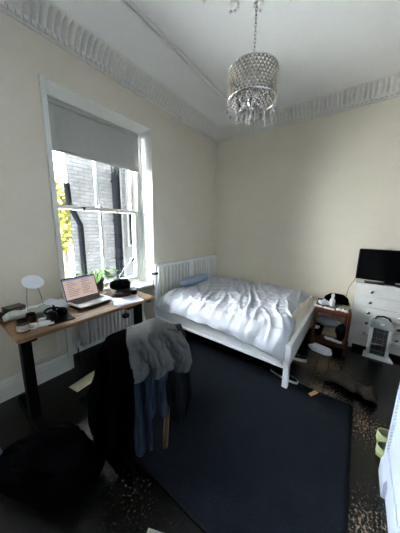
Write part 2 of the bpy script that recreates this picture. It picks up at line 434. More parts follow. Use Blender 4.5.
# skirting
def skirt(name, pts, nrm):
    mb = MB()
    prof = [(0, 0), (.022, 0), (.022, .13), (.016, .14), (.016, .155), (.010, .165), (.006, .18), (0, .185)]
    mb.grid(lambda u, v: None, 0, 0) if False else None
    for (A, B) in pts:
        A, B = Vector(A), Vector(B)
        ra = [mb.bm.verts.new(A+Vector(nrm)*a+Vector((0, 0, z))) for a, z in prof]; rb = [mb.bm.verts.new(B+Vector(nrm)*a+Vector((0, 0, z))) for a, z in prof]
        n = len(prof)
        for i in range(n): mb.bm.faces.new((ra[i], ra[(i+1) % n], rb[(i+1) % n], rb[i]))
        mb.bm.faces.new(ra); mb.bm.faces.new(rb[::-1])
    struct(name, mb, 'trim')
skirt('baseboard_left', [((0, YF, 0), (0, YL-.045, 0)), ((0, YR+.01, 0), (0, -.0, 0))], (1, 0, 0))
skirt('baseboard_recess', [((-.26, YL, 0), (-.26, YR, 0))], (1, 0, 0))
skirt('baseboard_back', [((0, 0, 0), (XR, 0, 0))], (0, -1, 0))
skirt('baseboard_right', [((XR, 0, 0), (XR, YF, 0))], (-1, 0, 0))
# sunk panel moulding on the wall left of the radiator
mb = MB()
for lo, hi in (((0, -3.12, .235), (.012, -2.80, .26)), ((0, -3.12, .66), (.012, -2.80, .685)), ((0, -2.825, .26), (.012, -2.80, .66)), ((0, -3.12, .26), (.012, -3.095, .66))):
    mb.box(lo, hi, bev=.004)
struct('trim_5', mb, 'trim')

# ------------------------------------------------------------------ window
FX = -.26   # frame plane
win = MB()
# sash box frame
win.box((FX-.14, YL, .68), (FX, YL+.055, ZT)); win.box((FX-.14, YR-.05, .68), (FX, YR, ZT)); win.box((FX-.14, YL+.055, ZT-.05), (FX, YR-.05, ZT))
win.box((FX, YL, .7), (FX+.02, YL+.035, ZT), bev=.004); win.box((FX, YR-.03, .7), (FX+.02, YR, ZT), bev=.004); win.box((FX, YL+.035, ZT-.03), (FX+.02, YR-.03, ZT), bev=.004)
W = struct('window_1', win, 'trim')
a0, a1 = YL+.055, YR-.05; ym = (a0+a1)/2
mb = MB().box((FX-.09, a0, .70), (FX-.02, a0+.04, 1.70)).box((FX-.09, a1-.04, .70), (FX-.02, a1, 1.70)).box((FX-.09, a0+.04, .70), (FX-.02, a1-.04, .77)).box((FX-.09, a0+.04, 1.67), (FX-.02, a1-.04, 1.71)).box((FX-.07, ym-.012, .77), (FX-.035, ym+.012, 1.67))
s1 = mb.build('lower_sash', 'trim', W)
MB().box((FX-.052, a0+.03, .76), (FX-.048, a1-.03, 1.68)).build('pane', 'glass', s1)
mb = MB().box((FX-.14, a0, 1.69), (FX-.1, a0+.04, ZT-.05)).box((FX-.14, a1-.04, 1.69), (FX-.1, a1, ZT-.05)).box((FX-.14, a0+.04, 1.67), (FX-.1, a1-.04, 1.715)).box((FX-.14, a0+.04, ZT-.11), (FX-.1, a1-.04, ZT-.05)).box((FX-.13, ym-.012, 1.7), (FX-.105, ym+.012, ZT-.11))
s2 = mb.build('upper_sash', 'trim', W)
MB().box((FX-.122, a0+.03, 1.7), (FX-.118, a1-.03, ZT-.1)).build('pane', 'glass', s2)
mb = MB().box((FX-.045, ym-.03, 1.71), (FX-.03, ym+.03, 1.722)).lathe([(0, 1.722), (.014, 1.722), (.016, 1.735), (.006, 1.75), (0, 1.75)], (FX-.04, ym, 0), 10)
mb.box((FX-.035, a0+.3, 1.66), (FX-.015, a0+.33, 1.70)); mb.box((FX-.035, a1-.33, 1.66), (FX-.015, a1-.3, 1.70))
mb.build('sash_catch', 'chrome', W)
mb = MB()
mb.box((FX-.14, W2A, .30), (FX, W2A+.055, ZT)); mb.box((FX-.14, W2B-.055, .30), (FX, W2B, ZT)); mb.box((FX-.14, (W2A+W2B)/2-.05, .30), (FX, (W2A+W2B)/2+.05, ZT)); mb.box((FX-.14, W2A+.055, ZT-.05), (FX, W2B-.055, ZT)); mb.box((FX-.14, W2A+.055, .30), (FX, W2B-.055, .36))
mb.box((FX-.10, W2A+.055, 1.67), (FX-.04, W2B-.055, 1.71)).box((FX, W2A, .275), (.03, W2B, .30))
Wb = struct('added_window', mb, 'trim')  # unseen window, added as a light source for the room
MB().box((FX-.075, W2A+.05, .33), (FX-.07, W2B-.05, ZT-.04)).build('pane', 'glass', Wb)
# architrave round the recess, proud of the wall; sill
mb = MB()
mb.box((0, YL-.04, 0), (.018, YL, ZT+.0), bev=.003); mb.box((0, YL-.045, 0), (.028, YL-.028, ZT), bev=.004)
struct('trim_6', mb, 'trim')
mb = MB().box((FX-.02, YL, .675), (-.0, YR, .70), bev=.005).box((-.0, YL-.0, .675), (.03, YR-.0, .70), bev=.006)
struct('window_sill', mb, 'trim')
# painted reveals (white linings)
mb = MB().box((FX, YR-.004, .70), (0, YR, ZT)).box((FX, YL, .70), (0, YL+.004, ZT)).box((FX, YL+.004, ZT-.004), (0, YR-.004, ZT))
for lo, hi in (((FX+.03, YR-.012, .9), (FX+.045, YR-.004, 2.6)), ((-.045, YR-.012, .9), (-.03, YR-.004, 2.6))): mb.box(lo, hi)
struct('trim_7', mb, 'trim')
# roller blind
bl = thing('roller_blind', 'grey roller blind pulled a third down over the tall window', 'blind', (FX+.045, (a0+a1)/2, ZT-.05))
hw = (a1-a0)/2+.0
MB().grid(lambda u, v: (.004*sin(v*3), -hw+u*2*hw, -.02-v*(.415)), 12, 14, thick=.0012).build('blind_cloth', 'blind', bl, True)
MB().tube([(0, -hw, -.0), (0, hw, 0)], .024, 16).build('roller', 'blind', bl, 40)
MB().box((-.006, -hw, -.452), (.008, hw, -.432), bev=.003).build('bottom_bar', 'blind', bl)
mb = MB().tube([(.01, -hw-.01, .02), (.012, -hw-.012, -.55), (.012, -hw-.012, -.9)], .0022, 6); mb.build('pull_cord', 'white', bl, True)

# ------------------------------------------------------------------ outside
struct('ground_outside', MB().box((-16, -14, -1.4), (-.42, 14, -1.2)), 'yard')  # ground raised and made pale to bounce light up to the ceiling
struct('sky_block_facade', MB().box((-.42, YF-3, H+.1), (-.02, 6, 8.5)).box((-.42, .2, -4), (-.02, 6, H+.1)).box((-.42, YF-3, -4), (-.02, YF-.2, H+.1)).box((-.42, YF-.2, -4), (-.02, .2, -.1)), 'brick')  # tall unseen facade, added to keep sky light off the facing brick
nb = thing('neighbouring_house', 'pale brick house wall with dark downpipes seen through the window', 'building', (-3.1, 0, -4))
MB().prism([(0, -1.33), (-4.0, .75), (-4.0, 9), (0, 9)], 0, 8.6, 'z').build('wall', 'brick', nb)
MB().prism([(.12, -1.42), (-4.1, .68), (-4.1, 9), (.12, 9)], 8.6, 8.8, 'z').build('parapet', 'ledge', nb)
def dpipe(pts, r=.06):
    mb = MB().tube(pts, r, 12)
    for z in (4.6, 5.6, 6.6):
        if z < pts[0][2] and abs(pts[0][1]-pts[-1][1]) < .01: mb.box((.02, pts[-1][1]-.085, z), (.13, pts[-1][1]+.085, z+.06))
    return mb
dpipe([(.12, -.20, 8.5), (.12, -.20, 0)], .10).build('downpipe', 'pipe', nb, 40)
dpipe([(.09, -1.38, 6.4), (.09, -1.36, 5.95), (.09, -1.16, 5.5), (.09, -1.13, 0)], .06).build('downpipe', 'pipe', nb, 40)
MB().box((.0, -.16, 3.2), (.04, .02, 8.6), bev=.005).build('corner_strip', 'ledge', nb)
# side window with a frame on the neighbouring house
mb = MB().box((0, .14, 4.9), (.05, .2, 7.0)).box((0, .95, 4.9), (.05, 1.01, 7.0)).box((0, .2, 4.9), (.05, .95, 4.96)).box((0, .2, 6.94), (.05, .95, 7.0)).box((0, .2, 5.9), (.05, .95, 5.94))
wf = mb.build('window_frame', 'ledge', nb)
MB().box((.004, .2, 4.96), (.012, .95, 6.94)).build('pane', 'pipe', wf)
tr = thing('street_tree', 'yellow leaved tree beside the pale brick house outside', 'tree', (-8.2, .30, -1.2))
MB().tube([(0, 0, 0), (.05, .05, 1), (0, .1, 2), (.1, 0, 3)], [.18, .15, .11, .05], 10).build('trunk', 'bark', tr, True)
mb = MB()
for i in range(2600):
    while True:
        v = Vector([random.uniform(-1, 1) for _ in range(3)])
        if .3 < v.length < 1: break
    v *= 1+.25*nz(v.x*3, v.y*3, v.z*3)
    p = Vector((v.x*.9, v.y*.75, 3.0+v.z*1.5)); a = Vector([random.uniform(-1, 1) for _ in range(3)]).normalized()*.10; b = a.orthogonal().normalized()*.06
    vs = [mb.bm.verts.new(q) for q in (p-a, p+b, p+a, p-b)]; mb.bm.faces.new(vs)
mb.build('foliage', 'treeleaf', tr, fix=False)

# ------------------------------------------------------------------ radiator
rd = thing('radiator', 'white ribbed panel radiator under the window behind the desk', 'radiator', (-.13, -2.18, 0))
def rib(u, v):  # deep narrow grooves between the convector ribs
    y = -.34+u*.72; k = abs((y/.052) % 1-.5)*2
    return (.012+.048*min(1, max(0, (k-.22)*5)) * min(1, min(v, 1-v)*14), y, .115+v*.52)
mb = MB().grid(rib, 160, 16); mb.box((-.045, -.34, .115), (.011, .38, .635)); mb.build('panel', 'radiator', rd, 40)
MB().box((-.05, -.342, .635), (.05, .382, .65), bev=.004).build('top_grille', 'radiator', rd)
for s_ in (-.345, .38): MB().box((-.05, s_-.004 if s_ < 0 else s_, .115), (.05, s_ if s_ < 0 else s_+.004, .64)).build('side_cover', 'radiator', rd)
mb = MB().tube([(0, -.34, .15), (0, -.40, .15), (0, -.40, .0)], .009, 8); mb.build('pipe', 'chrome', rd, 40)
mb = MB().lathe([(0, .13), (.018, .13), (.02, .15), (.02, .2), (.014, .215), (0, .215)], (0, -.40, 0), 14); mb.build('valve', 'white', rd, 40)
mb = MB().tube([(0, .384, .15), (0, .43, .15), (0, .43, .0)], .009, 8); mb.build('pipe', 'chrome', rd, 40)
for y in (-.2, .25): MB().box((-.13, y-.015, .2), (-.045, y+.015, .6)).build('bracket', 'radiator', rd)

# ------------------------------------------------------------------ bed
bx = thing('bed', 'white slatted double bed in the corner between window wall and back wall', 'bed', (0, 0, 0))
BY = -1.60
mb = MB()
mb.box((.035, BY, 0), (.085, BY+.05, .97), bev=.004); mb.box((.035, -.075, 0), (.085, -.025, .97), bev=.004)
mb.box((.032, BY+.05, .935), (.088, -.075, .972), bev=.004)
mb.box((.04, -.86, .40), (.08, -.76, .935)); mb.box((.04, BY+.05, .30), (.08, -.075, .42))
mb.build('headboard', 'bedwhite', bx)
mb = MB(); cnt = 0
for y0_, y1_ in ((BY+.05, -.86), (-.76, -.075)):
    k = 9
    for i in range(k):
        y = y0_+(i+.5)*(y1_-y0_)/k; MB().box((.05, y-.015, .42), (.07, y+.015, .935)).build('slat', 'bedwhite', bx)
mb.bm.free()
mb = MB().box((.085, BY+.008, .225), (1.86, BY+.034, .41), bev=.003).box((.085, BY-.004, .20), (1.86, BY+.040, .226), bev=.003)
mb.build('side_rail', 'bedwhite', bx)
MB().box((.085, -.066, .20), (1.86, -.034, .41), bev=.003).build('side_rail', 'bedwhite', bx)
MB().box((1.86, BY-.01, 0), (1.91, BY+.045, .445), bev=.004).build('leg', 'bedwhite', bx)
MB().box((1.86, -.08, 0), (1.91, -.025, .445), bev=.004).build('leg', 'bedwhite', bx)
MB().box((1.872, BY+.045, .20), (1.898, -.08, .415), bev=.003).box((1.865, BY+.045, .415), (1.905, -.08, .44), bev=.003).build('footboard', 'bedwhite', bx)
MB().box((.9, -.82, 0), (.95, -.77, .24)).build('leg', 'bedwhite', bx)
mb = MB()
for i in range(16):
    x = .16+i*.11; mb.box((x, BY+.04, .265), (x+.06, -.07, .28))
mb.build('bed_slats', 'chairwood', bx)
mt = MB().box((.10, BY+.045, .285), (1.855, -.075, .50), bev=.04)
mt = tag(mt.build('mattress', 'cream', None, 50), 'cream sheeted mattress on the white bed, its foot corner bare of duvet', 'mattress')
# cream fitted sheet bunched at the foot corner
def sheet(u, v):
    x = 1.42+u*.475; y = BY-.015+v*1.5
    z = .515+.018*sin(u*21+v*9)+.02*nz(x*6, y*6)
    if u > .85: z -= (u-.85)*.9
    e = max(0, .08-v)/.08; z -= .13*e**1.5
    return (x-.02*e, y, z)
tag(MB().grid(sheet, 44, 90, thick=.008).build('bed_sheet', 'cream', None, True), 'rumpled cream sheet showing at the foot of the bed', 'sheet')

# duvet
def dz(x, y):
    """top height of the duvet above the floor"""
    e = min(1, max(0, (y+1.62)/.28)); e = e*e*(3-2*e)
    b = min(1, max(0, (-.06-y)/.16)); b = b*b*(3-2*b)
    base = .530+.045*e*b
    base += .05*math.exp(-((x-.42)/.26)**2-((y+.65)/.42)**2)           # pillows beneath
    base += .05*math.exp(-((x-.95)/.35)**2-((y+.65)/.45)**2)
    base += .03*math.exp(-((x-1.35)/.25)**2-((y+.35)/.22)**2)
    return base
def wrk(x, y):
    # long shallow folds fanning across the bed, sharper on their crests
    wx = x+.10*nz(x*2.2, y*2.2, 7); wy = y+.10*nz(x*2.2, y*2.2, 11)
    a = noise.noise(Vector((wx*7.5+wy*3.0, wy*1.8-wx*1.0, 0)))
    b = noise.noise(Vector((wx*11+wy*6.0, wy*2.0-wx*2.0, 3)))
    c_ = noise.noise(Vector((wx*5.0-wy*6.0, wx*2.0+wy*2.0, 6)))
    cr_ = lambda q: max(0, 1-abs(q)*3.2)**1.5
    return .024*cr_(a)+.005*cr_(b)+.016*cr_(c_)+.016*a
def duv(u, v):
    # v: 0 near hem (hanging) -> 1 far edge ; u: head -> foot
    x = .13+u*(1.735-.07*min(1, v*2.2)+.03*sin(v*7)+.05*nz(v*5, 2.2))
    hang = .16
    if v < hang:
        t = 1-v/hang; drop = .205+.016*sin(u*8+.6)+.03*nz(u*6, 1)-(.07*(1-u))
        bulge = sin(t*pi*.5)
        y = BY+.07-.12*bulge+.009*sin(u*37+2*t)*t+.02*nz(u*14, t*2, 4)
        z = dz(x, BY+.07)-drop*t**1.35+wrk(x, BY+.07)*(1-.7*t)
    else:
        t = (v-hang)/(1-hang); y = BY+.07+t*(1.50)
        z = dz(x, y)+wrk(x, y)*min(1, (1-t)*8+.2)
    # rolled ends
    if u > .93: z -= ((u-.93)/.07)**2*.075
    if u < .05: z -= ((.05-u)/.05)**2*.05
    if t > .96 and v > hang: z -= ((t-.96)/.04)**2*.05
    z = max(z, .515) if v >= hang else z
    return (x, y, z)
o = MB().grid(duv, 190, 170, thick=.012, uv=True).build('duvet', 'duvet', None, True, fix=False)
tag(o, 'rumpled white duvet with thin blue stripes heaped over the bed', 'duvet')
pw = MB().ell((0, 0, 0), (.13, .30, .065), n=28, m=14, jit=.08, p=.72)
pw = pw.build('pillow', 'pillow', None, True); pw.location = (.235, -.90, .655); pw.rotation_euler = (0, R(-28), 0)
tag(pw, 'small grey blue pillow leaning on the slatted headboard above the duvet', 'pillow')

# ------------------------------------------------------------------ rug
def rugf(u, v):
    x = .50+u*1.915; y = -2.85+v*1.395
    return (x+.006*nz(v*6, 1), y+.006*nz(u*6, 5), .013+.002*nz(x*9, y*9))
tag(MB().grid(rugf, 60, 44, thick=.011).build('rug', 'rug', None, True), 'large dark navy rug on the black floorboards beside the bed', 'rug')

# ------------------------------------------------------------------ desk
DZ = .785
dk = thing('standing_desk', 'long narrow oak topped desk on black legs along the window wall', 'desk', (.36, -2.67, 0))
MB().box((-.295, -.56, DZ-.028), (.300, .56, DZ), bev=.005).build('tabletop', 'deskwood', dk)
for s_ in (-.475, .515):
    lg = MB().box((.02, s_-.032, .03), (.10, s_+.032, DZ-.06), bev=.004).build('leg', 'blackmetal', dk)
    MB().box((-.27, s_-.035, 0), (.27, s_+.035, .03), bev=.006).build('foot', 'blackmetal', lg)
MB().box((.03, -.47, DZ-.075), (.09, .51, DZ-.028), bev=.003).build('cross_beam', 'blackmetal', dk)
for s_ in (-.475, .515): MB().box((-.25, s_-.03, DZ-.06), (.26, s_+.03, DZ-.028), bev=.003).build('bracket', 'blackmetal', dk)
mb = MB().box((.18, .25, DZ-.062), (.275, .35, DZ-.029), bev=.004); mb.build('height_control', 'black', dk)
mb = MB().box((.10, .29, DZ-.20), (.15, .35, DZ-.16), bev=.005).tube([(.12, .32, DZ-.03), (.12, .33, DZ-.16)], .003, 6); mb.build('power_adapter', 'black', dk)

# laptop
lp = thing('laptop', 'open silver laptop with a pinkish page on its screen, on the desk', 'laptop', (.365, -2.625, DZ+.022), R(6))
mb = MB().box((-.115, -.160, 0), (.115, .160, .014), bev=.004); mb.build('base', 'silver', lp, 40)
mb = MB()
for r_ in range(6):
    for c_ in range(14): mb.box((-.085+r_*.0185, -.138+c_*.0198, .0145), (-.070+r_*.0185, -.122+c_*.0198, .0165))
mb.build('keyboard', 'keys', lp)
MB().box((.040, -.05, .0142), (.105, .05, .0150)).build('trackpad', 'heatergrey', lp)
T = Matrix.Translation((-.112, 0, .012)) @ Matrix.Rotation(R(-18), 4, 'Y')
sc_ = MB().box((-.007, -.160, 0), (0, .160, .212), bev=.002, mtx=T).build('screen_lid', 'silver', lp)
MB().box((.0002, -.157, .004), (.0012, .157, .209), mtx=T).build('bezel', 'black', sc_)
MB().box((.0014, -.150, .012), (.0020, .150, .200), mtx=T).build('display', 'screen', sc_)
MB().box((.0021, -.150, .186), (.0026, .150, .200), mtx=T).build('toolbar', 'screenbar', sc_)
mb = MB(); random.seed(3)
for i in range(9):
    z = .17-i*.016
    for c_ in range(2):
        y = -.12+c_*.13; mb.box((.0021, y, z), (.0025, y+random.uniform(.04, .11), z+.004), mtx=T)
mb.build('page_text', 'screentext', sc_)
ls = thing('laptop_stand', 'flat black pad stand propping up the silver laptop', 'stand', (.345, -2.635, DZ), R(6))
MB().box((-.12, -.15, .0), (.10, .15, .012), bev=.003).build('pad', 'black', ls); MB().box((-.12, -.14, .012), (-.02, .14, .0215), bev=.002).build('riser', 'black', ls)

def sheetpile(name, label, cat, c, rz, size, n=3, m='paper', curl=.01, group=None, drift=.02):
    t = thing(name, label, cat, c, rz, group)
    for i in range(n):
        a = random.uniform(-.2, .2); dx, dy = random.uniform(-drift, drift), random.uniform(-drift, drift)
        def f(u, v, i=i, a=a, dx=dx, dy=dy):
            x = (u-.5)*size[0]; y = (v-.5)*size[1]; X = x*cos(a)-y*sin(a)+dx; Y = x*sin(a)+y*cos(a)+dy
            return (X, Y, .002+i*.003+curl*max(0, nz(u*2+i, v*2))+curl*.5*abs(v-.5)*u)
        MB().grid(f, 10, 12, thick=.0012).build('sheet', m, t, True)
    return t
sheetpile('paper_sheets', 'bluish white paper sheets lying right of the laptop', 'paper', (.535, -2.375, DZ), R(-8), (.21, .27), 2, drift=.01, curl=.004)
sheetpile('paper_stack', 'crumpled pale papers left of the laptop against the wall', 'paper', (.20, -2.92, DZ), R(12), (.26, .30), 4, 'paper', .055)

# tabletop mirror
mr = thing('table_mirror', 'small round white disc mirror on thin stand at left end of desk', 'mirror', (.13, -2.98, DZ))
T = Matrix.Translation((0, 0, .235)) @ Matrix.Rotation(R(38), 4, 'Y')
MB().lathe([(0, -.006), (.074, -.006), (.078, 0), (.074, .006), (0, .006)], n=32, mtx=T).build('frame', 'white', mr, 40)
MB().lathe([(0, .0065), (.068, .0065), (.068, .0075), (0, .0075)], n=32, mtx=T).build('mirror_face', 'paper', mr)
MB().tube([(-.03, -.035, .2), (.0, -.055, .1), (.02, -.06, .006)], .003, 6).build('leg', 'chrome', mr, True)
MB().tube([(-.03, .035, .2), (.0, .045, .1), (.02, .05, .006)], .003, 6).build('leg', 'chrome', mr, True)
MB().tube([(.02, -.06, .006), (-.05, -.04, .004), (-.05, .04, .004), (.02, .05, .006)], .003, 6).build('base', 'chrome', mr, True)

# headphones on a black pad
tag(MB().box((.42, -3.035, DZ), (.60, -2.86, DZ+.008), bev=.003).build('mouse_mat', 'black', None), 'black square pad under the headphones on the desk', 'mat')
hp = thing('headphones', 'black over ear headphones lying on a pad left of laptop', 'headphones', (.50, -2.945, DZ+.008), R(20))
for s_ in (-1, 1):
    cu = MB().ell((.0, s_*.042, .036), (.042, .028, .036), n=16, m=10, p=.85).build('ear_cup', 'black', hp, True)
    MB().ell((0, s_*.02, .036), (.036, .014, .030), n=16, m=8).build('ear_cushion', 'blackcloth', cu, True)
MB().tube([(-.02-.07*sin(t), .062*cos(t), .05+.012*sin(t)) for t in [pi*k/12 for k in range(13)]], .008, 8).build('headband', 'black', hp, True)

# jars, bag, cloth at the left end
def jar(name, label, loc, r, h, lab=True):
    t = thing(name, label, 'jar', loc)
    MB().lathe([(0, 0), (r*.95, 0), (r, .006), (r, h*.72), (r*.8, h*.8), (r*.8, h*.82), (0, h*.82)], n=20).build('body', 'jar', t, 40)
    MB().lathe([(0, h*.82), (r*.84, h*.82), (r*.84, h), (0, h)], n=20).build('lid', 'blackmetal', t, 40)
    if lab: MB().lathe([(r*1.01, h*.15), (r*1.02, h*.16), (r*1.02, h*.62), (r*1.01, h*.63)], n=20).build('label_band', 'label', t, 40)
    return t
jar('jar', 'brown glass jar with a pale label at the desk corner', (.545, -3.165, DZ), .036, .085)
jar('jar', 'small brown jar behind the tube brushes on the desk', (.40, -3.085, DZ), .032, .065, False)
def crumple(name, label, cat, c, r, m, jit=.25, seed=1, rz=0, p=.85, group=None):
    o = MB().ell((0, 0, r[2]*.8), r, n=28, m=18, jit=jit, seed=seed, p=p)
    for v in o.bm.verts:
        k = 1+.10*nz(v.co.x*38+seed, v.co.y*38, v.co.z*38); v.co.x *= k; v.co.y *= k
        v.co.z = max(.001, v.co.z*k)
    o = o.build(name, m, None, True); o.location = c; o.rotation_euler = (0, 0, rz)
    return tag(o, label, cat, group)
crumple('cloth', 'pale green crumpled cloth on the desk beside the papers', 'cloth', (.33, -3.005, DZ), (.085, .075, .040), 'palegreen', seed=4)
bgp = MB()
bgp.grid(lambda u, v: ((.30+.035*cos(2*pi*v)*(1-.5*abs(u-.6))+.012*nz(u*9, v*5)) if True else 0, -3.22+.0+u*.17, DZ+.036+.034*sin(2*pi*v)*(.35+.65*sin(pi*min(1, .15+u*.8)))+.012*sin(u*5)), 24, 20)
bo = bgp.build('plastic_bag', 'palebag', None, True)
tag(bo, 'pale translucent plastic bag slumped on the left end of the desk', 'bag')
jar_x = thing('storage_box', 'dark red tin box near the wall at left end of desk', 'box', (.12, -3.12, DZ), R(12))
MB().box((-.05, -.06, 0), (.05, .06, .05), bev=.004).build('body', 'red', jar_x); MB().box((-.052, -.062, .05), (.052, .062, .062), bev=.004).build('lid', 'jar', jar_x)
crumple('bag', 'small dark pouch on the desk behind the plastic bag', 'pouch', (.20, -3.185, DZ), (.06, .045, .034), 'brownlid', seed=9)
for i, (x, y, a, lb) in enumerate([(.50, -3.085, 64, 'white hair brush nearest the jar on the desk'), (.565, -3.045, 72, 'white tube lying on the front edge of the desk'), (.46, -3.035, 50, 'white cable charger lying behind the white tube on the desk')]):
    t = thing(('hair_brush', 'tube', 'charger')[i], lb, ('brush', 'tube', 'charger')[i], (x, y, DZ), R(a))
    if i == 0:
        MB().ell((.05, 0, .014), (.04, .022, .010), n=14, m=8).build('head', 'white', t, True); MB().tube([(.01, 0, .012), (-.07, 0, .010)], [.008, .006], 8).build('handle', 'white', t, True)
    elif i == 1:
        MB().tube([(-.07, 0, .012), (-.02, 0, .012), (.05, 0, .011)], [.007, .011, .010], 10).build('body', 'white', t, True); MB().tube([(-.085, 0, .012), (-.07, 0, .012)], .008, 10).build('cap', 'heatergrey', t, 40)
    else:
        MB().box((-.02, -.02, 0), (.02, .02, .025), bev=.004).build('plug', 'white', t); MB().tube([(.02+.012*k, .02*sin(k*1.1), .004) for k in range(9)], .0025, 6).build('cable', 'white', t, True)

crumple('tissue', 'crumpled white tissue beside the mirror stand on the desk', 'tissue', (.22, -3.075, DZ), (.035, .030, .022), 'paper', jit=.35, seed=31)
crumple('pouch', 'light grey zip pouch in front of the paper stack on the desk', 'pouch', (.40, -2.985, DZ), (.045, .030, .022), 'palebag', jit=.2, seed=33, rz=.7)
bo2 = thing('pump_bottle', 'small black pump bottle behind the headphones on the desk', 'bottle', (.40, -2.935, DZ))
MB().lathe([(0, 0), (.016, 0), (.017, .05), (.007, .06), (.007, .07), (0, .07)], n=16).build('body', 'black', bo2, 40)
MB().lathe([(0, .07), (.009, .07), (.009, .078), (0, .08)], n=12).box((-.02, -.003, .078), (.004, .003, .084)).build('pump', 'black', bo2)
tag(MB().tube([(.50+.05*cos(k*.9)+.004*k, -3.12+.03*sin(k*.9), DZ+.005+.0012*k) for k in range(16)], .003, 6).build('charging_cable', 'white', None, True), 'white cable coiled behind the glass jar on the desk', 'cable')
# black VR headset on a brown case
cs = thing('headset_case', 'dark brown round case beneath the black headset', 'case', (.37, -2.30, DZ))
MB().lathe([(0, 0), (.078, 0), (.085, .01), (.085, .030), (0, .030)], n=28).build('body', 'brownlid', cs, 40)
MB().lathe([(0, .030), (.087, .030), (.087, .038), (.075, .048), (0, .052)], n=28).build('lid', 'brownlid', cs, 40)
vr = thing('vr_headset', 'shiny black virtual reality headset resting on a case on the desk', 'headset', (.36, -2.315, DZ+.05), R(150))
MB().ell((.05, 0, .058), (.055, .105, .058), n=28, m=16, p=.7).build('visor', 'black', vr, True)
mb = MB().tube([(.03-.085*sin(t)-.0, .088*cos(t), .062) for t in [pi*k/16 for k in range(17)]], .013, 10); mb.build('strap', 'blackcloth', vr, True)
MB().tube([(.04, 0, .103), (-.0, 0, .118), (-.055, 0, .075)], .009, 8).build('top_strap', 'blackcloth', vr, True)
# speaker + cup at the right end
sp = thing('portable_speaker', 'low black box speaker at the right end of the desk', 'speaker', (.385, -2.175, DZ), R(58))
MB().box((-.03, -.075, 0), (.03, .075, .045), bev=.008).build('body', 'black', sp, 40); MB().box((.0305, -.068, .006), (.032, .068, .039)).build('grille', 'blackcloth', sp)
cp = thing('pen_cup', 'dark small cup standing behind the black speaker', 'cup', (.245, -2.15, DZ))
MB().lathe([(0, 0), (.028, 0), (.031, .07), (.028, .07), (.026, .004), (0, .004)], n=20).build('body', 'pot', cp, 40)
MB().tube([(0, 0, .02), (.01, .012, .075)], .0035, 6).build('pen', 'black', cp)
# slim wallet/books under
bk = thing('notebook', 'dark slim notebook between laptop and headset', 'book', (.28, -2.40, DZ), R(20))
MB().box((-.06, -.045, 0), (.06, .045, .003)).box((-.06, -.045, .012), (.06, .045, .015)).box((-.06, -.045, .003), (-.057, .045, .012)).build('cover', 'brownlid', bk); MB().box((-.056, -.043, .0031), (.058, .043, .0119)).build('pages', 'paperold', bk)

# clip-on desk lamp
la = thing('desk_lamp', 'slim desk lamp with long thin arm beside the window reveal', 'lamp', (.10, -2.155, DZ))
MB().box((-.025, -.02, -.03), (.02, .02, .012), bev=.003).build('clamp', 'black', la)
MB().tube([(0, 0, .01), (-.01, .0, .11), (.0, .015, .16)], .004, 8).build('lower_arm', 'chrome', la, True)
MB().tube([(0, .015, .16), (.06, .05, .25), (.13, .10, .345)], .004, 8).build('upper_arm', 'chrome', la, True)
MB().lathe([(.006, .03), (.012, .02), (.024, -.02), (.022, -.02), (.008, .02)], n=16, mtx=Matrix.Translation((.13, .10, .345)) @ Matrix.Rotation(R(35), 4, 'Y')).build('lamp_shade', 'chrome', la, 40)
# phone holder clamped to the bed post
hd = thing('cable_clip', 'black clip with hanging cable on the bed headboard post', 'clip', (.09, -1.63, .86))
MB().box((-.03, -.02, -.015), (.03, .055, .015), bev=.004).build('jaw', 'black', hd)
MB().tube([(.02, -.015, -.01), (.025, -.02, -.06), (.01, -.02, -.12), (.02, -.022, -.2)], .007, 8).build('cable', 'black', hd, True)

# potted plant on sill
pp = thing('potted_plant', 'leafy green plant in a dark grey pot on the window sill', 'plant', (-.10, -2.33, .70))
MB().lathe([(0, 0), (.062, 0), (.082, .175), (.088, .175), (.088, .20), (.078, .20), (.074, .18), (0, .18)], n=24).build('pot', 'pot', pp, 40)
MB().lathe([(0, .178), (.073, .178), (0, .19)], n=20).build('soil', 'soil', pp)
random.seed(11)
st = MB(); lf = MB()
for i in range(26):
    a = random.uniform(0, 2*pi); rr = random.uniform(.08, .30); h = random.uniform(.19, .29)
    if abs(sin(a)) < .55: rr *= .5
    ex = Vector((.5*rr*cos(a)+.02, rr*sin(a)*1.15, h))
    st.tube([(0, 0, .18), (ex.x*.4, ex.y*.4, .12+h*.55), ex], [.003, .0025, .0018], 5)
    d = Vector((ex.x, ex.y, -.02)).normalized(); sd = Vector((0, 0, 1)).cross(d).normalized(); up = d.cross(sd)*-1
    L = random.uniform(.05, .075); Wd = L*.42
    def f(u, v, ex=ex, d=d, sd=sd, L=L, Wd=Wd):
        w_ = Wd*sin(pi*min(1, u*.97+.03))**.7; q = (v-.5)*2
        return ex+d*(u*L)+sd*(q*w_)+Vector((0, 0, .012*abs(q)-.03*u*u+.012*u))
    lf.grid(f, 8, 6, thick=.0008)
st.build('stems', 'stem', pp, True); lf.build('leaves', 'leaf', pp, True)

# cable hanging below the desk
tag(MB().tube([(.03, -3.3, .03), (.06, -3.23, .06), (.05, -3.17, .16), (.05, -3.08, .28), (.05, -3.0, .42), (.06, -2.95, .6), (.07, -2.93, .75)], .0035, 6).build('cable', 'white', None, True), 'thin pale cable hanging under the desk near the wall', 'cable')
# ------------------------------------------------------------------ chair with clothes
E_ = Vector((.6, .8, 0)); ND = Vector((.8, -.6, 0)); C0 = Vector((1.29, -2.77, 0))
ch = thing('dining_chair', 'golden wooden chair buried under clothes, facing the desk', 'chair', C0, math.atan2(.8, .6))
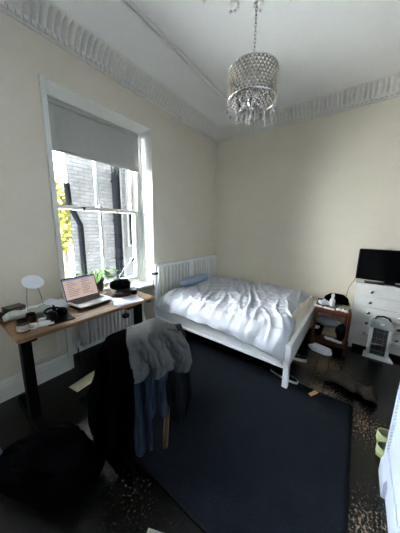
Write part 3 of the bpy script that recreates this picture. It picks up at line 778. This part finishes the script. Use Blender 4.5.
# local frame: x along back, -y away from desk (towards camera), so seat is +y
def L2(s, d, z): return (s, -d, z)
for s_ in (-.185, .185):
    MB().tube([L2(s_*.70, .03, 0), L2(s_*.85, .0, .44), L2(s_, .03, .80)], [.017, .02, .014], 8).build('leg', 'chairwood', ch, 40)
    MB().tube([L2(s_*1.05, -.40, 0), L2(s_*1.05, -.38, .43)], [.014, .02], 8).build('leg', 'chairwood', ch, 40)
MB().box((-.21, .0, .43), (.21, .42, .46), bev=.01).build('seat', 'chairwood', ch)
mb = MB()
for z0_ in (.77, .64, .53): mb.box((-.18, -.034, z0_-.03), (.18, -.012, z0_+.03), bev=.006)
mb.build('backrest', 'chairwood', ch)
MB().box((-.17, .385, .36), (.17, .40, .42)).box((-.16, -.01, .36), (.16, .008, .42)).build('seat_frame', 'chairwood', ch)

def drape(name, label, cat, prof_l, prof_r, topz, zb, dd, fold, nf, m, seed, front=.25, thick=.012, topw=.03):
    """cloth hung over the chair back. prof_l/prof_r: s of left/right edge against v (0 top..1 bottom); zb(u): hem height; dd: how far out"""
    def itp(P, v):
        for (v0, s0), (v1, s1) in zip(P, P[1:]):
            if v <= v1: k = (v-v0)/(v1-v0); k = k*k*(3-2*k); return s0+(s1-s0)*k
        return P[-1][1]
    def f(u, v):
        fv = front                                  # share of v on the desk side
        if v < fv:
            t = 1-v/fv; s = itp(prof_l, 0)*(1-u)+itp(prof_r, 0)*u; z = topz(u)-.02-t*.26; d = -.035-.02*t-.015*sin(u*nf*5)*t
        else:
            t = (v-fv)/(1-fv)
            s = itp(prof_l, t)*(1-u)+itp(prof_r, t)*u
            a = min(1, t/.10)
            z0 = topz(u); zz = z0-(t if t > .0 else 0)*(z0-zb(u)); z = zz+.0
            d = -.035+(dd+.035)*sin(a*pi/2)+.02*sin(t*pi)
            if a < 1: z = z0+.0-(1-cos(a*pi/2))*.015
            g = min(1, t*1.6)**.7
            d += fold*g*sin(u*nf*2*pi+seed+1.5*nz(t*1.5, seed))+fold*.9*g*nz(u*5+seed, t*2.2)+fold*.5*nz(u*11, t*6, seed)
            d += fold*g*(.45*abs(nz(u*13+seed, t*1.8, 2))*2-.2+.14*sin(u*nf*17+nz(t*3, seed)*4))
            s += .010*nz(t*5, u*2, seed)*g
            z += .012*nz(u*6, t*4, seed)*g
        return (s, -d, z)
    o = MB().grid(f, 110, 72, thick=thick).build(name, m, None, True)
    o.location = C0; o.rotation_euler = (0, 0, math.atan2(.8, .6))
    return tag(o, label, cat)
drape('jacket', 'long black coat hanging over the left of the chair back', 'coat',
      [(0, -.20), (.12, -.25), (.35, -.295), (.6, -.30), (.85, -.29), (1, -.22)], [(0, -.05), (.3, -.055), (1, -.085)], lambda u: .825+.055*u**.6, lambda u: .12-.13*min(1, u*2.2), .085, .020, 2.2, 'blackcloth', 2.0)
drape('jeans', 'faded blue jeans hanging over the middle of the chair back', 'jeans',
      [(0, -.07), (.5, -.062), (1, -.05)], [(0, .16), (.5, .15), (.6, .135), (1, .13)], lambda u: .885, lambda u: .065+.03*u if u < .46 else .33, .065, .017, 2.6, 'denim', .7)
drape('trousers', 'dark trousers hanging over the right of the chair back', 'trousers',
      [(0, .10), (.5, .135), (1, .17)], [(0, .25), (.3, .275), (.7, .295), (1, .275)], lambda u: .865, lambda u: .25-.02*sin(pi*u), .06, .016, 1.5, 'darkcloth', 4.2)
drape('hoodie', 'grey hooded sweatshirt thrown over the top right of the chair', 'hoodie',
      [(0, -.085), (.3, -.07), (1, -.045)], [(0, .205), (.25, .25), (.6, .27), (1, .25)], lambda u: .880+.045*math.exp(-((u-.55)/.28)**2)-.02*u, lambda u: .62+.03*abs(sin(u*7.5))+.02*u, .105, .019, 2.3, 'greycloth', 1.1, thick=.016)
# hood and sleeve bulge as the hoodie's own part
hood = MB()
hood.grid(lambda u, v: (.08+.13*(u-.5)*2*(.7+.3*sin(pi*v)), .02-.09*sin(pi*v)-.0, .872+.050*sin(pi*v)*(1-.5*(2*u-1)**2)-.04*(1-v)+.012*nz(u*7, v*7)), 24, 18, thick=.014)
ho = hood.build('hood', 'greycloth', bpy.data.objects['hoodie'], True)
slv = MB().tube([(.20, -.06, .865), (.235, -.11, .79), (.255, -.12, .70), (.245, -.11, .645)], [.03, .038, .036, .03], 14); slv.build('sleeve', 'greycloth', bpy.data.objects['hoodie'], True)
# dark shirt piled on the seat
crumple('shirt', 'dark crumpled shirt piled on the chair seat under the coat', 'shirt', (1.12, -2.66, .46), (.17, .16, .09), 'blackcloth', seed=6, rz=.9)

# black holdall on the floor in front
hb = thing('holdall', 'large black holdall bag slumped on the floor behind the chair', 'bag', (.99, -3.225, 0), R(28))
o = MB().ell((0, 0, .12), (.29, .17, .12), n=40, m=24, jit=.12, seed=3, p=.8)
for v in o.bm.verts:
    v.co.z = max(.002, v.co.z+.012*nz(v.co.x*14, v.co.y*14)); 
o.build('body', 'blackcloth', hb, True)
for s_ in (-1, 1): MB().tube([(-.12, s_*.10, .20), (-.09, s_*.13, .235), (0, s_*.14, .25), (.09, s_*.13, .235), (.12, s_*.10, .20)], .011, 8).build('handle', 'blackcloth', hb, True)
MB().box((-.2, -.008, .232), (.2, .008, .244)).build('zip', 'blackcloth', hb)
# blue bag by left frame edge
bb = thing('tote_bag', 'blue grey cloth bag standing at the left edge on the floor', 'bag', (.70, -3.43, 0), R(20))
o = MB()
o.grid(lambda u, v: (.13*cos(2*pi*u)*(1-.35*v)+.01*nz(u*8, v*4), .055*sin(2*pi*u)*(1-.7*v), .001+v*.30+.0*u), 32, 12)
o.build('body', 'navyblue', bb, True, fix=True)
MB().tube([(-.06, 0, .29), (-.05, 0, .36), (0, .0, .39), (.05, 0, .36), (.06, 0, .29)], .006, 6).build('strap', 'navyblue', bb, True)

# ------------------------------------------------------------------ bedside trolley
bt = thing('bedside_table', 'red brown wooden two tier bedside table between bed and chest', 'table', (2.12, -.405, 0), R(4))
hx, hy, TZ = .175, .215, .545
for sx_ in (-1, 1):
    for sy_ in (-1, 1): MB().box((sx_*hx-.015, sy_*hy-.015, 0), (sx_*hx+.015, sy_*hy+.015, TZ-.02), bev=.003).build('leg', 'redwood', bt)
MB().box((-hx-.015, -hy-.015, TZ-.02), (hx+.015, hy+.015, TZ), bev=.004).build('tabletop', 'redwood', bt)
MB().box((-hx+.015, -hy-.008, TZ-.06), (hx-.015, -hy+.008, TZ-.02)).box((-hx+.015, hy-.008, TZ-.06), (hx-.015, hy+.008, TZ-.02)).box((-hx-.008, -hy+.015, TZ-.06), (-hx+.008, hy-.015, TZ-.02)).box((hx-.008, -hy+.015, TZ-.06), (hx+.008, hy-.015, TZ-.02)).build('apron', 'redwood', bt)
MB().box((-hx-.01, -hy-.012, .125), (hx+.01, hy+.012, .14), bev=.003).box((-hx+.015, -hy-.012, .09), (hx-.015, -hy+.004, .125)).build('shelf', 'redwood', bt)
BX, BYY = 2.11, -.41
# hair dryer style white bottle, boxes, book
def onT(dx, dy, z=TZ): return (BX+dx, BYY+dy, z)
sb = thing('spray_bottle', 'white spray bottle standing on the bedside table', 'bottle', onT(.0, -.05))
MB().lathe([(0, 0), (.028, 0), (.03, .01), (.03, .08), (.014, .105), (.014, .115), (0, .115)], n=20).build('body', 'white', sb, True)
MB().lathe([(0, .115), (.017, .115), (.019, .15), (.01, .165), (0, .168)], n=16).build('cap', 'white', sb, 40)
bh = thing('cap_hat', 'black mesh cap lying at the back of the bedside table', 'hat', onT(.03, .11), R(15))
MB().lathe([(.138, 0), (.14, .025), (.126, .08), (.08, .12), (.0, .135), (0, .129), (.076, .115), (.12, .078), (.133, .025), (.132, 0)], n=28, sx=1.05, sy=.7).build('crown', 'blackcloth', bh, True)
MB().grid(lambda u, v: ((-.10+.2*u), -.07-.085*v*sin(pi*(.12+.76*u)), .006+.022*sin(pi*u)*(1-.6*v)), 16, 8, thick=.003).build('brim', 'black', bh, True)
tb = thing('tissue_box', 'white box of tissues tilted on the left of the bedside table', 'box', onT(-.09, -.02), R(35))
MB().box((-.055, -.04, 0), (.055, .04, .04), bev=.003).build('body', 'paper', tb); MB().grid(lambda u, v: ((u-.5)*.06, (v-.5)*.04, .041+.03*sin(pi*u)*sin(pi*v)+.006*nz(u*8, v*8)), 8, 8, thick=.001).build('tissue', 'paper', tb, True)
b2 = thing('book', 'beige paperback lying at the right of the bedside table', 'book', onT(.12, -.06), R(-12))
MB().box((-.06, -.085, 0), (.06, .085, .002)).box((-.06, -.085, .016), (.06, .085, .018)).box((-.06, -.085, .002), (-.058, .085, .016)).build('cover', 'beige', b2); MB().box((-.057, -.083, .0021), (.058, .083, .0159)).build('pages', 'paperold', b2)
cz = MB().box((-.055, -.014, 0), (.055, .014, .012), bev=.005).build('remote_control', 'white', None, 40); cz.location = onT(-.145, -.165); cz.rotation_euler = (0, 0, R(-14)); tag(cz, 'slim white remote at the front left of the bedside table', 'remote')
cz = MB().box((-.06, -.02, 0), (.06, .02, .010), bev=.004).build('pill_packet', 'paper', None, 40); cz.location = onT(-.02, -.185); cz.rotation_euler = (0, 0, R(-10)); tag(cz, 'flat white packet at the front middle of the bedside table', 'packet')
gp = thing('game_controller', 'white game controller at front right of the bedside table', 'controller', onT(.125, -.185), R(-20))
mb = MB().ell((0, 0, .018), (.05, .03, .016), n=18, m=10, p=.8); mb.ell((-.045, -.022, .018), (.018, .03, .015), n=12, m=8); mb.ell((.045, -.022, .018), (.018, .03, .015), n=12, m=8); mb.build('body', 'white', gp, True)
for s_ in (-1, 1): MB().lathe([(0, .03), (.008, .03), (.009, .04), (0, .041)], (s_*.02, -.006, 0), 12).build('thumb_stick', 'black', gp, 40)
jr = thing('glass', 'small dark candle tub between packet and game controller', 'candle', onT(.055, -.14))
MB().lathe([(0, 0), (.024, 0), (.026, .035), (.022, .035), (.021, .02), (0, .02)], n=18).build('tub', 'pot', jr, 40)
# shelf contents
SZ = .14
for i, (dx, dy, r_, m_, lb, nm, sd, z) in enumerate([
    (-.12, -.06, (.065, .10, .075), 'blackcloth', 'black rolled garment at the left of the lower shelf', 'rolled_garment', 1, SZ),
    (.02, -.03, (.10, .12, .055), 'beige', 'beige folded top in the middle of the lower shelf', 'folded_top', 2, SZ),
    (.13, -.05, (.055, .10, .10), 'darkcloth', 'dark bundled sock pile at the right of the lower shelf', 'bundled_cloth', 5, SZ),
    (-.03, .03, (.12, .10, .055), 'greyblue', 'grey blue garment heaped on top of the beige one', 'heaped_garment', 8, SZ+.11)]):
    crumple(nm, lb, 'clothing', (BX+dx, BYY+dy, z), r_, m_, jit=.16, seed=sd)
for i, (dx, dy, z, a, lb, nm) in enumerate([(-.125, -.125, .235, 30, 'white crumpled tissue on the black garment on the lower shelf', 'tissue'), (.03, -.165, SZ, -12, 'white crumpled paper at the front of the lower shelf', 'paper_scrap'), (.11, -.178, SZ, -20, 'white folded leaflet at the front right of the lower shelf', 'leaflet')]):
    crumple(nm, lb, 'paper', (BX+dx, BYY+dy, z), ((.035, .025, .02), (.06, .025, .016), (.05, .022, .012))[i], 'paper', jit=.3, seed=12+i, rz=R(a))
crumple('carrier_bag', 'white flattened carrier bag on the floor under the bedside table', 'bag', (2.065, -.665, 0), (.125, .07, .035), 'paper', jit=.12, seed=22, rz=R(-14), p=.6)

# ------------------------------------------------------------------ chest of drawers and television
CF = -.305
cd = thing('chest_of_drawers', 'white chest with five rows of drawers below the television', 'chest of drawers', (2.63, CF, 0))
CW = .30
MB().box((-CW, .0, .06), (-CW+.018, .28, .84)).box((CW-.018, .0, .06), (CW, .28, .84)).box((-CW+.018, .262, .06), (CW-.018, .28, .84)).box((-CW+.018, .0, .06), (CW-.018, .262, .172)).build('body', 'white', cd)
MB().box((-CW-.012, -.016, .84), (CW+.012, .285, .862), bev=.004).build('top', 'white', cd)
rows = [(.705, .835), (.573, .70), (.441, .568), (.309, .436), (.11, .304)]
zz = .838
for i in range(5):
    h = .132; z1 = .838-i*h; z0 = z1-h+.006
    dr = MB().box((-CW+.02, -.012, z0), (CW-.02, .0, z1), bev=.003).box((-CW+.03, .0, z0+.01), (CW-.03, .24, z1-.02)).build('drawer', 'white', cd)
    for kx in (-.145, .145):
        MB().lathe([(.006, 0), (.006, .012), (.016, .016), (.018, .022), (.012, .028), (0, .03)], n=14, mtx=Matrix.Translation((kx, -.012, (z0+z1)/2)) @ Matrix.Rotation(R(90), 4, 'X')).build('knob', 'chrome', dr, 40)
for sx_ in (-1, 1):
    for y in (.02, .25): MB().box((sx_*(CW-.03)-.02, y-.015, 0), (sx_*(CW-.03)+.02, y+.015, .06)).build('leg', 'white', cd)
tv = thing('television', 'black flat screen television on the white chest of drawers', 'television', (2.64, -.20, .862), R(0))
MB().box((-.335, -.012, .035), (.335, .028, .415), bev=.006).build('housing', 'black', tv)
MB().box((-.323, -.0145, .052), (.323, -.0125, .403)).build('screen', 'tvscreen', tv)
MB().box((-.05, .0, .008), (.05, .022, .06)).build('neck', 'black', tv)
MB().box((-.24, -.075, 0), (-.05, .07, .009), bev=.004).box((-.05, -.02, 0), (.05, .03, .009)).box((.05, -.075, 0), (.24, .07, .009), bev=.004).build('stand', 'black', tv)
tag(MB().tube([(2.33, -.035, .96), (2.30, -.04, .84), (2.25, -.045, .72), (2.24, -.05, .60), (2.27, -.06, .5), (2.28, -.05, .3), (2.30, -.05, .05)], .003, 6).build('power_cord', 'black', None, True), 'black power cord running down beside the television', 'cord')

# ------------------------------------------------------------------ heater
ht = thing('electric_heater', 'white upright electric bar heater in front of the chest', 'heater', (2.622, -.395, 0))
MB().prism([(-.135, -.06), (-.12, .07), (.12, .07), (.145, -.06)], 0, .022, 'z').build('base', 'heater', ht)
arch = [(-.098, .02), (-.098, .36), (-.09, .42), (-.06, .455), (0, .468), (.06, .455), (.09, .42), (.098, .36), (.098, .02)]
MB().box((-.102, -.03, .02), (-.070, .035, .40), bev=.01).box((.070, -.03, .02), (.102, .035, .40), bev=.01).build('side_column', 'heater', ht, 40)
MB().box((-.071, .012, .03), (.071, .035, .39)).build('reflector', 'heaterdark', ht)
top = MB().prism([(-.104, .375), (-.104, .43), (-.09, .465), (-.05, .487), (0, .493), (.05, .487), (.09, .465), (.104, .43), (.104, .375)], -.035, .038, 'y')
top.build('head', 'heatergrey', ht)
MB().box((-.018, -.038, .425), (.018, -.035, .445)).build('badge', 'white', ht)
MB().tube([(-.07, 0, .475), (-.055, 0, .508), (0, 0, .522), (.055, 0, .508), (.07, 0, .475)], .011, 10).build('handle', 'black', ht, True)
for z in (.085, .165, .245, .325): MB().tube([(-.07, -.003, z), (.07, -.003, z)], .0075, 10).build('heating_tube', 'tube', ht, True)
mb = MB()
for i in range(15): z = .045+i*.0238; mb.tube([(-.072, -.026, z), (.072, -.026, z)], .0014, 5)
for x in (-.03, .03): mb.tube([(x, -.028, .035), (x, -.028, .385)], .0014, 5)
mb.build('grille', 'heatergrey', ht)

# ------------------------------------------------------------------ footwear
def sneaker(name, label, loc, rz, upper='blackcloth'):
    t = thing(name, label, 'shoe', loc, rz)
    def outl(u): return .036+.014*sin(pi*min(1, u*1.05))*(1 if u > .4 else .6)+.006*(u > .5)
    n = 20
    poly = []
    for i in range(n+1):
        u = i/n; w_ = .043*(sin(pi*(u*.94+.03))**.45)*(.82+.22*u); poly.append((u*.28, w_))
    for i in range(n, -1, -1):
        u = i/n; w_ = .043*(sin(pi*(u*.94+.03))**.45)*(.82+.22*u); poly.append((u*.28, -w_))
    MB().prism(poly, 0, .034, 'z').build('sole', 'sole', t)
    def f(u, v):
        w_ = .040*(sin(pi*(u*.93+.035))**.45)*(.82+.2*u); h = .09 if u < .35 else .09-.055*min(1, (u-.35)/.35); h *= (1 if u < .9 else 1-(u-.9)*4)
        a = pi*v; return (u*.272+.004, w_*cos(a)*(1 if sin(a) < .7 else .9), .022+h*sin(a)**.7*(.85+.15*sin(u*6)))
    up = MB().grid(f, 24, 14).build('upper', upper, t, True)
    mb = MB()
    for k in range(5): mb.tube([(.13+k*.018, -.018, .078-k*.009), (.138+k*.018, .018, .078-k*.009)], .0022, 5)
    mb.build('laces', 'sole', t, True)
    return t
sneaker('sneaker', 'black sneaker with white sole beside the bed foot leg', (1.70, -1.43, .0), R(-9))
sneaker('sneaker', 'dark sneaker further under the foot of the bed', (1.70, -1.05, 0), R(8), 'darkcloth')
# slouchy suede boots: one thing each
def boot(label, loc, rz, L=.27):
    t = thing('boot', label, 'boot', loc, rz)
    def f(u, v):
        a = 2*pi*v; r_ = .068*(1-.35*max(0, u-.75)*3)*(1+.12*nz(u*9, v*3, L)); 
        if u < .55: r_ *= 1.0+.25*(.55-u)
        if u > .97: r_ *= .6
        x = u*L; z = .055+r_*sin(a)*.8; return (x, r_*cos(a)*1.05+.03*sin(u*4), max(.002, z))
    MB().grid(f, 28, 20).build('shaft', 'bootsuede', t, True)
    MB().prism([(L-.02, .0), (L+.0, .05), (L+.06, .065), (L+.10, .04), (L+.11, 0), (L+.08, -.02)], 0, .018, 'z').build('sole', 'soil', t)
    MB().lathe([(.050, -.05), (.056, .0), (.062, .035), (.056, .04), (.046, .0), (.03, -.03), (0, -.035)], n=22, mtx=Matrix.Translation((L+.10, -.02, .062)) @ Matrix.Rotation(R(62), 4, 'Y') @ Matrix.Rotation(R(0), 4, 'X')).build('cuff', 'bootsuede', t, True)
    MB().ell((L+.035, .02, .045), (.075, .050, .042), n=18, m=12, jit=.1).build('toe', 'bootsuede', t, True)
    return t
boot('brown grey suede boot lying on the floor in front of the heater', (2.19, -1.20, 0), R(-8), .25)
# clogs by wardrobe
def clog(label, loc, rz):
    t = thing('clog', label, 'clog', loc, rz, 'green clogs')
    def f(u, v):
        a = pi*v; w_ = .05*(sin(pi*(u*.9+.08))**.5)*(1.05-.15*u); h = .065-.03*(1-u)
        return (-u*.15, w_*cos(a), .018+h*sin(a)**.8*(1-.0*u)*(1 if u < .9 else .7))
    MB().grid(f, 18, 14, thick=.005).build('upper', 'clip', t, True)
    poly = [(-.155+.0, 0)]+[(-.15+.26*(i/14), .048*(sin(pi*(.06+.88*i/14))**.45)) for i in range(15)]+[(-.15+.26*(i/14), -.048*(sin(pi*(.06+.88*i/14))**.45)) for i in range(14, -1, -1)]
    MB().prism(poly, 0, .02, 'z').build('sole', 'clip', t)
    MB().grid(lambda u, v: (.0+.108*sin(pi*u)**.8, .05*cos(pi*u), .018+v*(.045+.01*sin(pi*u))), 18, 4, thick=.006).build('heel_strap', 'clip', t, True)
    return t
clog('pale green clog further from the camera, beside the white wardrobe', (2.675, -1.68, 0), R(184))
clog('pale green clog nearer the camera, against the white wardrobe corner', (2.665, -1.82, 0), R(176))

# ------------------------------------------------------------------ scraps on the floor
def scrap(name, label, cat, c, rz, size, m, curl=.012, n=1):
    return sheetpile(name, label, cat, c, rz, size, n, m, curl, drift=.01)
scrap('envelope', 'cream envelope on the floorboards left of the chair', 'envelope', (.31, -2.70, .0), R(8), (.13, .27), 'paperold', .006)
scrap('card_scrap', 'tan torn scrap of card at the rug corner near the bed', 'card', (2.125, -1.53, .0165), R(70), (.10, .035), 'kraft', .01)
scrap('paper_note', 'pale paper on the floorboards nearest the camera', 'paper', (1.70, -3.035, .0), R(30), (.13, .11), 'paperdim', .006)

# ------------------------------------------------------------------ wardrobe
wd = thing('wardrobe', 'white wardrobe with beaded trim at the right edge near the camera', 'wardrobe', (2.585, -1.95, 0))
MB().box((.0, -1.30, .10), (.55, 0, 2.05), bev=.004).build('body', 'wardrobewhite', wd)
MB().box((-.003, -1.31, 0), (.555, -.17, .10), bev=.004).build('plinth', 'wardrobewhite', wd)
MB().prism([(-.022, 0), (-.022, .09), (-.012, .125), (0, .13), (.03, .13), (.03, 0)], -.17, .004, 'y').build('foot_block', 'wardrobewhite', wd)
for k in range(2):
    y1_ = -.012-k*.64; y0_ = y1_-.62
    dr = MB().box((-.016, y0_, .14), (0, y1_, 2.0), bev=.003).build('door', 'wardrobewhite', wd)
    mb = MB()
    for a, b in (((y0_+.07), (y0_+.085)), ((y1_-.085), (y1_-.07))): mb.box((-.024, a, .24), (-.016, b, 1.9), bev=.003)
    mb.box((-.024, y0_+.085, .24), (-.016, y1_-.085, .255), bev=.003); mb.box((-.024, y0_+.085, 1.885), (-.016, y1_-.085, 1.9), bev=.003)
    z = .26
    while z < 1.88:
        mb.ell((-.020, y1_-.10, z), (.006, .006, .006), n=6, m=4); mb.ell((-.020, y0_+.10, z), (.006, .006, .006), n=6, m=4); z += .022
    mb.build('beaded_moulding', 'wardrobewhite', dr)
    MB().lathe([(.006, 0), (.006, .015), (.017, .02), (.017, .03), (0, .036)], n=14, mtx=Matrix.Translation((-.016, (y0_+.03) if k == 0 else (y1_-.03), 1.05)) @ Matrix.Rotation(R(-90), 4, 'Y')).build('knob', 'chrome', dr, 40)
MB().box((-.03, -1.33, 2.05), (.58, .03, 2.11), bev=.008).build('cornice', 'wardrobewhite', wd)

# ------------------------------------------------------------------ chandelier
cl = thing('chandelier', 'beaded drum chandelier with crystal drops hanging from the ceiling', 'chandelier', (1.66, -2.20, 0))
ZT_, ZB_, RR = 2.40, 2.245, .140
for z in (ZT_, ZB_): MB().tube([(RR*cos(2*pi*k/48), RR*sin(2*pi*k/48), z) for k in range(48)], .0045, 6, closed=True).build('hoop', 'chrome', cl, True)
mb = MB(); nb_, rows_ = 40, 9; BM = []
for r_ in range(rows_):
    for k in range(nb_):
        a = 2*pi*(k+.5*(r_ % 2))/nb_; z = ZT_-(ZT_-ZB_)*(r_+.5)/rows_
        mb.ell((RR*cos(a), RR*sin(a), z), (.0065, .0065, .0085), n=6, m=4)
for s_ in (-1, 1):
    for k in range(nb_):
        pts = [(RR*cos(2*pi*(k+s_*.5*q)/nb_), RR*sin(2*pi*(k+s_*.5*q)/nb_), ZT_-(ZT_-ZB_)*q/rows_) for q in range(rows_+1)]
        mb.tube(pts, .0026, 4)
mb.build('bead_shade', 'bead', cl)
for a in (0, pi/2, pi, 3*pi/2): MB().tube([(0, 0, ZT_+.01), (RR*cos(a), RR*sin(a), ZT_)], .003, 6).build('spoke', 'chrome', cl)
MB().tube([(0, 0, ZT_+.05), (0, 0, ZB_-.0)], .006, 8).build('stem', 'chrome', cl, 40)
MB().lathe([(0, -.03), (.012, -.025), (.028, 0), (.03, .012), (.012, .03), (0, .035)], (0, 0, ZB_), 16).build('hub', 'chrome', cl, 40)
mb = MB(); z = ZT_+.05; k = 0
while z < H-.03:
    if k % 2: pts = [(.006*cos(t), 0, z+.011+.013*sin(t)) for t in [2*pi*q/10 for q in range(10)]]
    else: pts = [(0, .006*cos(t), z+.011+.013*sin(t)) for t in [2*pi*q/10 for q in range(10)]]
    mb.tube(pts, .0022, 5, closed=True); z += .019; k += 1
mb.build('chain', 'chrome', cl, True)
MB().lathe([(0, H), (.06, H), (.058, H-.012), (.02, H-.03), (0, H-.032)], n=24).build('ceiling_cup', 'chrome', cl, 40)
for k in range(5):
    a = 2*pi*k/5+.5; c_, s_ = cos(a), sin(a); r_ = .085
    ar = MB().tube([(.02*c_, .02*s_, ZB_), (.06*c_, .06*s_, ZB_-.028), (r_*c_, r_*s_, ZB_-.012), (r_*c_, r_*s_, ZB_+.02)], .004, 8).build('arm', 'chrome', cl, True)
    MB().lathe([(0, .02), (.022, .022), (.024, .028), (.01, .03), (0, .03)], (r_*c_, r_*s_, ZB_), 14).build('drip_pan', 'chrome', ar, 40)
    MB().lathe([(.009, .03), (.009, .075), (0, .075)], (r_*c_, r_*s_, ZB_), 12).build('candle_sleeve', 'candle', ar, 40)
    MB().lathe([(.006, .075), (.014, .095), (.011, .115), (.003, .13), (0, .132)], (r_*c_, r_*s_, ZB_), 12).build('bulb', 'crystal', ar, 40)
dm = None
def drop(parent, x, y, z, L):
    mb = MB().lathe([(0, 0), (.004, -.006), (.004, -.008), (.001, -.011), (.0085, -L*.62), (.009, -L*.78), (.005, -L*.94), (0, -L)], (x, y, z), 8)
    mb.tube([(x, y, z), (x, y, z+.012)], .0008, 4)
    mb.build('crystal_drop', 'crystal', parent)
for k in range(14):
    a = 2*pi*k/14; drop(cl, RR*cos(a), RR*sin(a), ZB_-.012, .045)
for k in range(10):
    a = 2*pi*k/10+.2; drop(cl, .085*cos(a), .085*sin(a), ZB_-.018, .05)
for k in range(6):
    a = 2*pi*k/6; drop(cl, .03*cos(a), .03*sin(a), ZB_-.035, .075)
drop(cl, 0, 0, ZB_-.03, .10)

# ------------------------------------------------------------------ light, camera, view
SKY_LO, SKY_HI = 13.0, 52.0
wld = bpy.data.worlds.new('overcast_sky'); bpy.context.scene.world = wld; wld.use_nodes = True
wn_, wl_ = wld.node_tree.nodes, wld.node_tree.links
bg = wn_['Background']
# overcast sky, made brighter on the side the windows face to light the room
tc = wn_.new('ShaderNodeTexCoord'); dp = wn_.new('ShaderNodeVectorMath'); dp.operation = 'DOT_PRODUCT'
dp.inputs[1].default_value = Vector((-.68, -.55, .48)).normalized(); wl_.new(tc.outputs['Generated'], dp.inputs[0])
mr_ = wn_.new('ShaderNodeMapRange'); mr_.interpolation_type = 'SMOOTHSTEP'
mr_.inputs[1].default_value = -.1; mr_.inputs[2].default_value = .95; mr_.inputs[3].default_value = SKY_LO; mr_.inputs[4].default_value = SKY_HI
wl_.new(dp.outputs['Value'], mr_.inputs[0]); wl_.new(mr_.outputs[0], bg.inputs[1])
bg.inputs[0].default_value = (.93, .955, 1.0, 1)

# sun added to light only the pale paving, which bounces it onto the ceiling
bounce_sun = bpy.data.lights.new('bounce_sun', 'SUN'); bounce_sun.energy = 75; bounce_sun.angle = R(3); bounce_sun.color = (.94, .97, 1)
so = bpy.data.objects.new('bounce_sun', bounce_sun); COL.objects.link(so)
so.rotation_euler = Vector((.015, -.5, .866)).to_track_quat('Z', 'Y').to_euler()

sc = bpy.context.scene
cam = bpy.data.cameras.new('camera'); co = bpy.data.objects.new('camera', cam); COL.objects.link(co); sc.camera = co
yaw, pitch, roll, fpx = .639694714, .184265904, .0193040159, 210.549662
f = Vector((-sin(yaw)*cos(pitch), cos(yaw)*cos(pitch), -sin(pitch)))
r = f.cross(Vector((0, 0, 1))).normalized(); u = r.cross(f)
r2 = r*cos(roll)+u*sin(roll); u2 = -r*sin(roll)+u*cos(roll)
mw = Matrix((r2, u2, -f)).transposed().to_4x4(); mw.translation = Vector(CAMLOC); co.matrix_world = mw
cam.sensor_fit = 'VERTICAL'; cam.sensor_height = 24; cam.lens = fpx/533*24; cam.clip_start = .02
sc.view_settings.view_transform = 'Standard'; sc.view_settings.look = 'None'; sc.view_settings.gamma = 1; sc.view_settings.use_curve_mapping = False
sc.view_settings.exposure = 0.0
c = sc.cycles
c.max_bounces = 14; c.diffuse_bounces = 8; c.glossy_bounces = 4; c.transmission_bounces = 6; c.transparent_max_bounces = 12
c.caustics_reflective = False; c.caustics_refractive = False; c.sample_clamp_indirect = 0
c.use_denoising = True
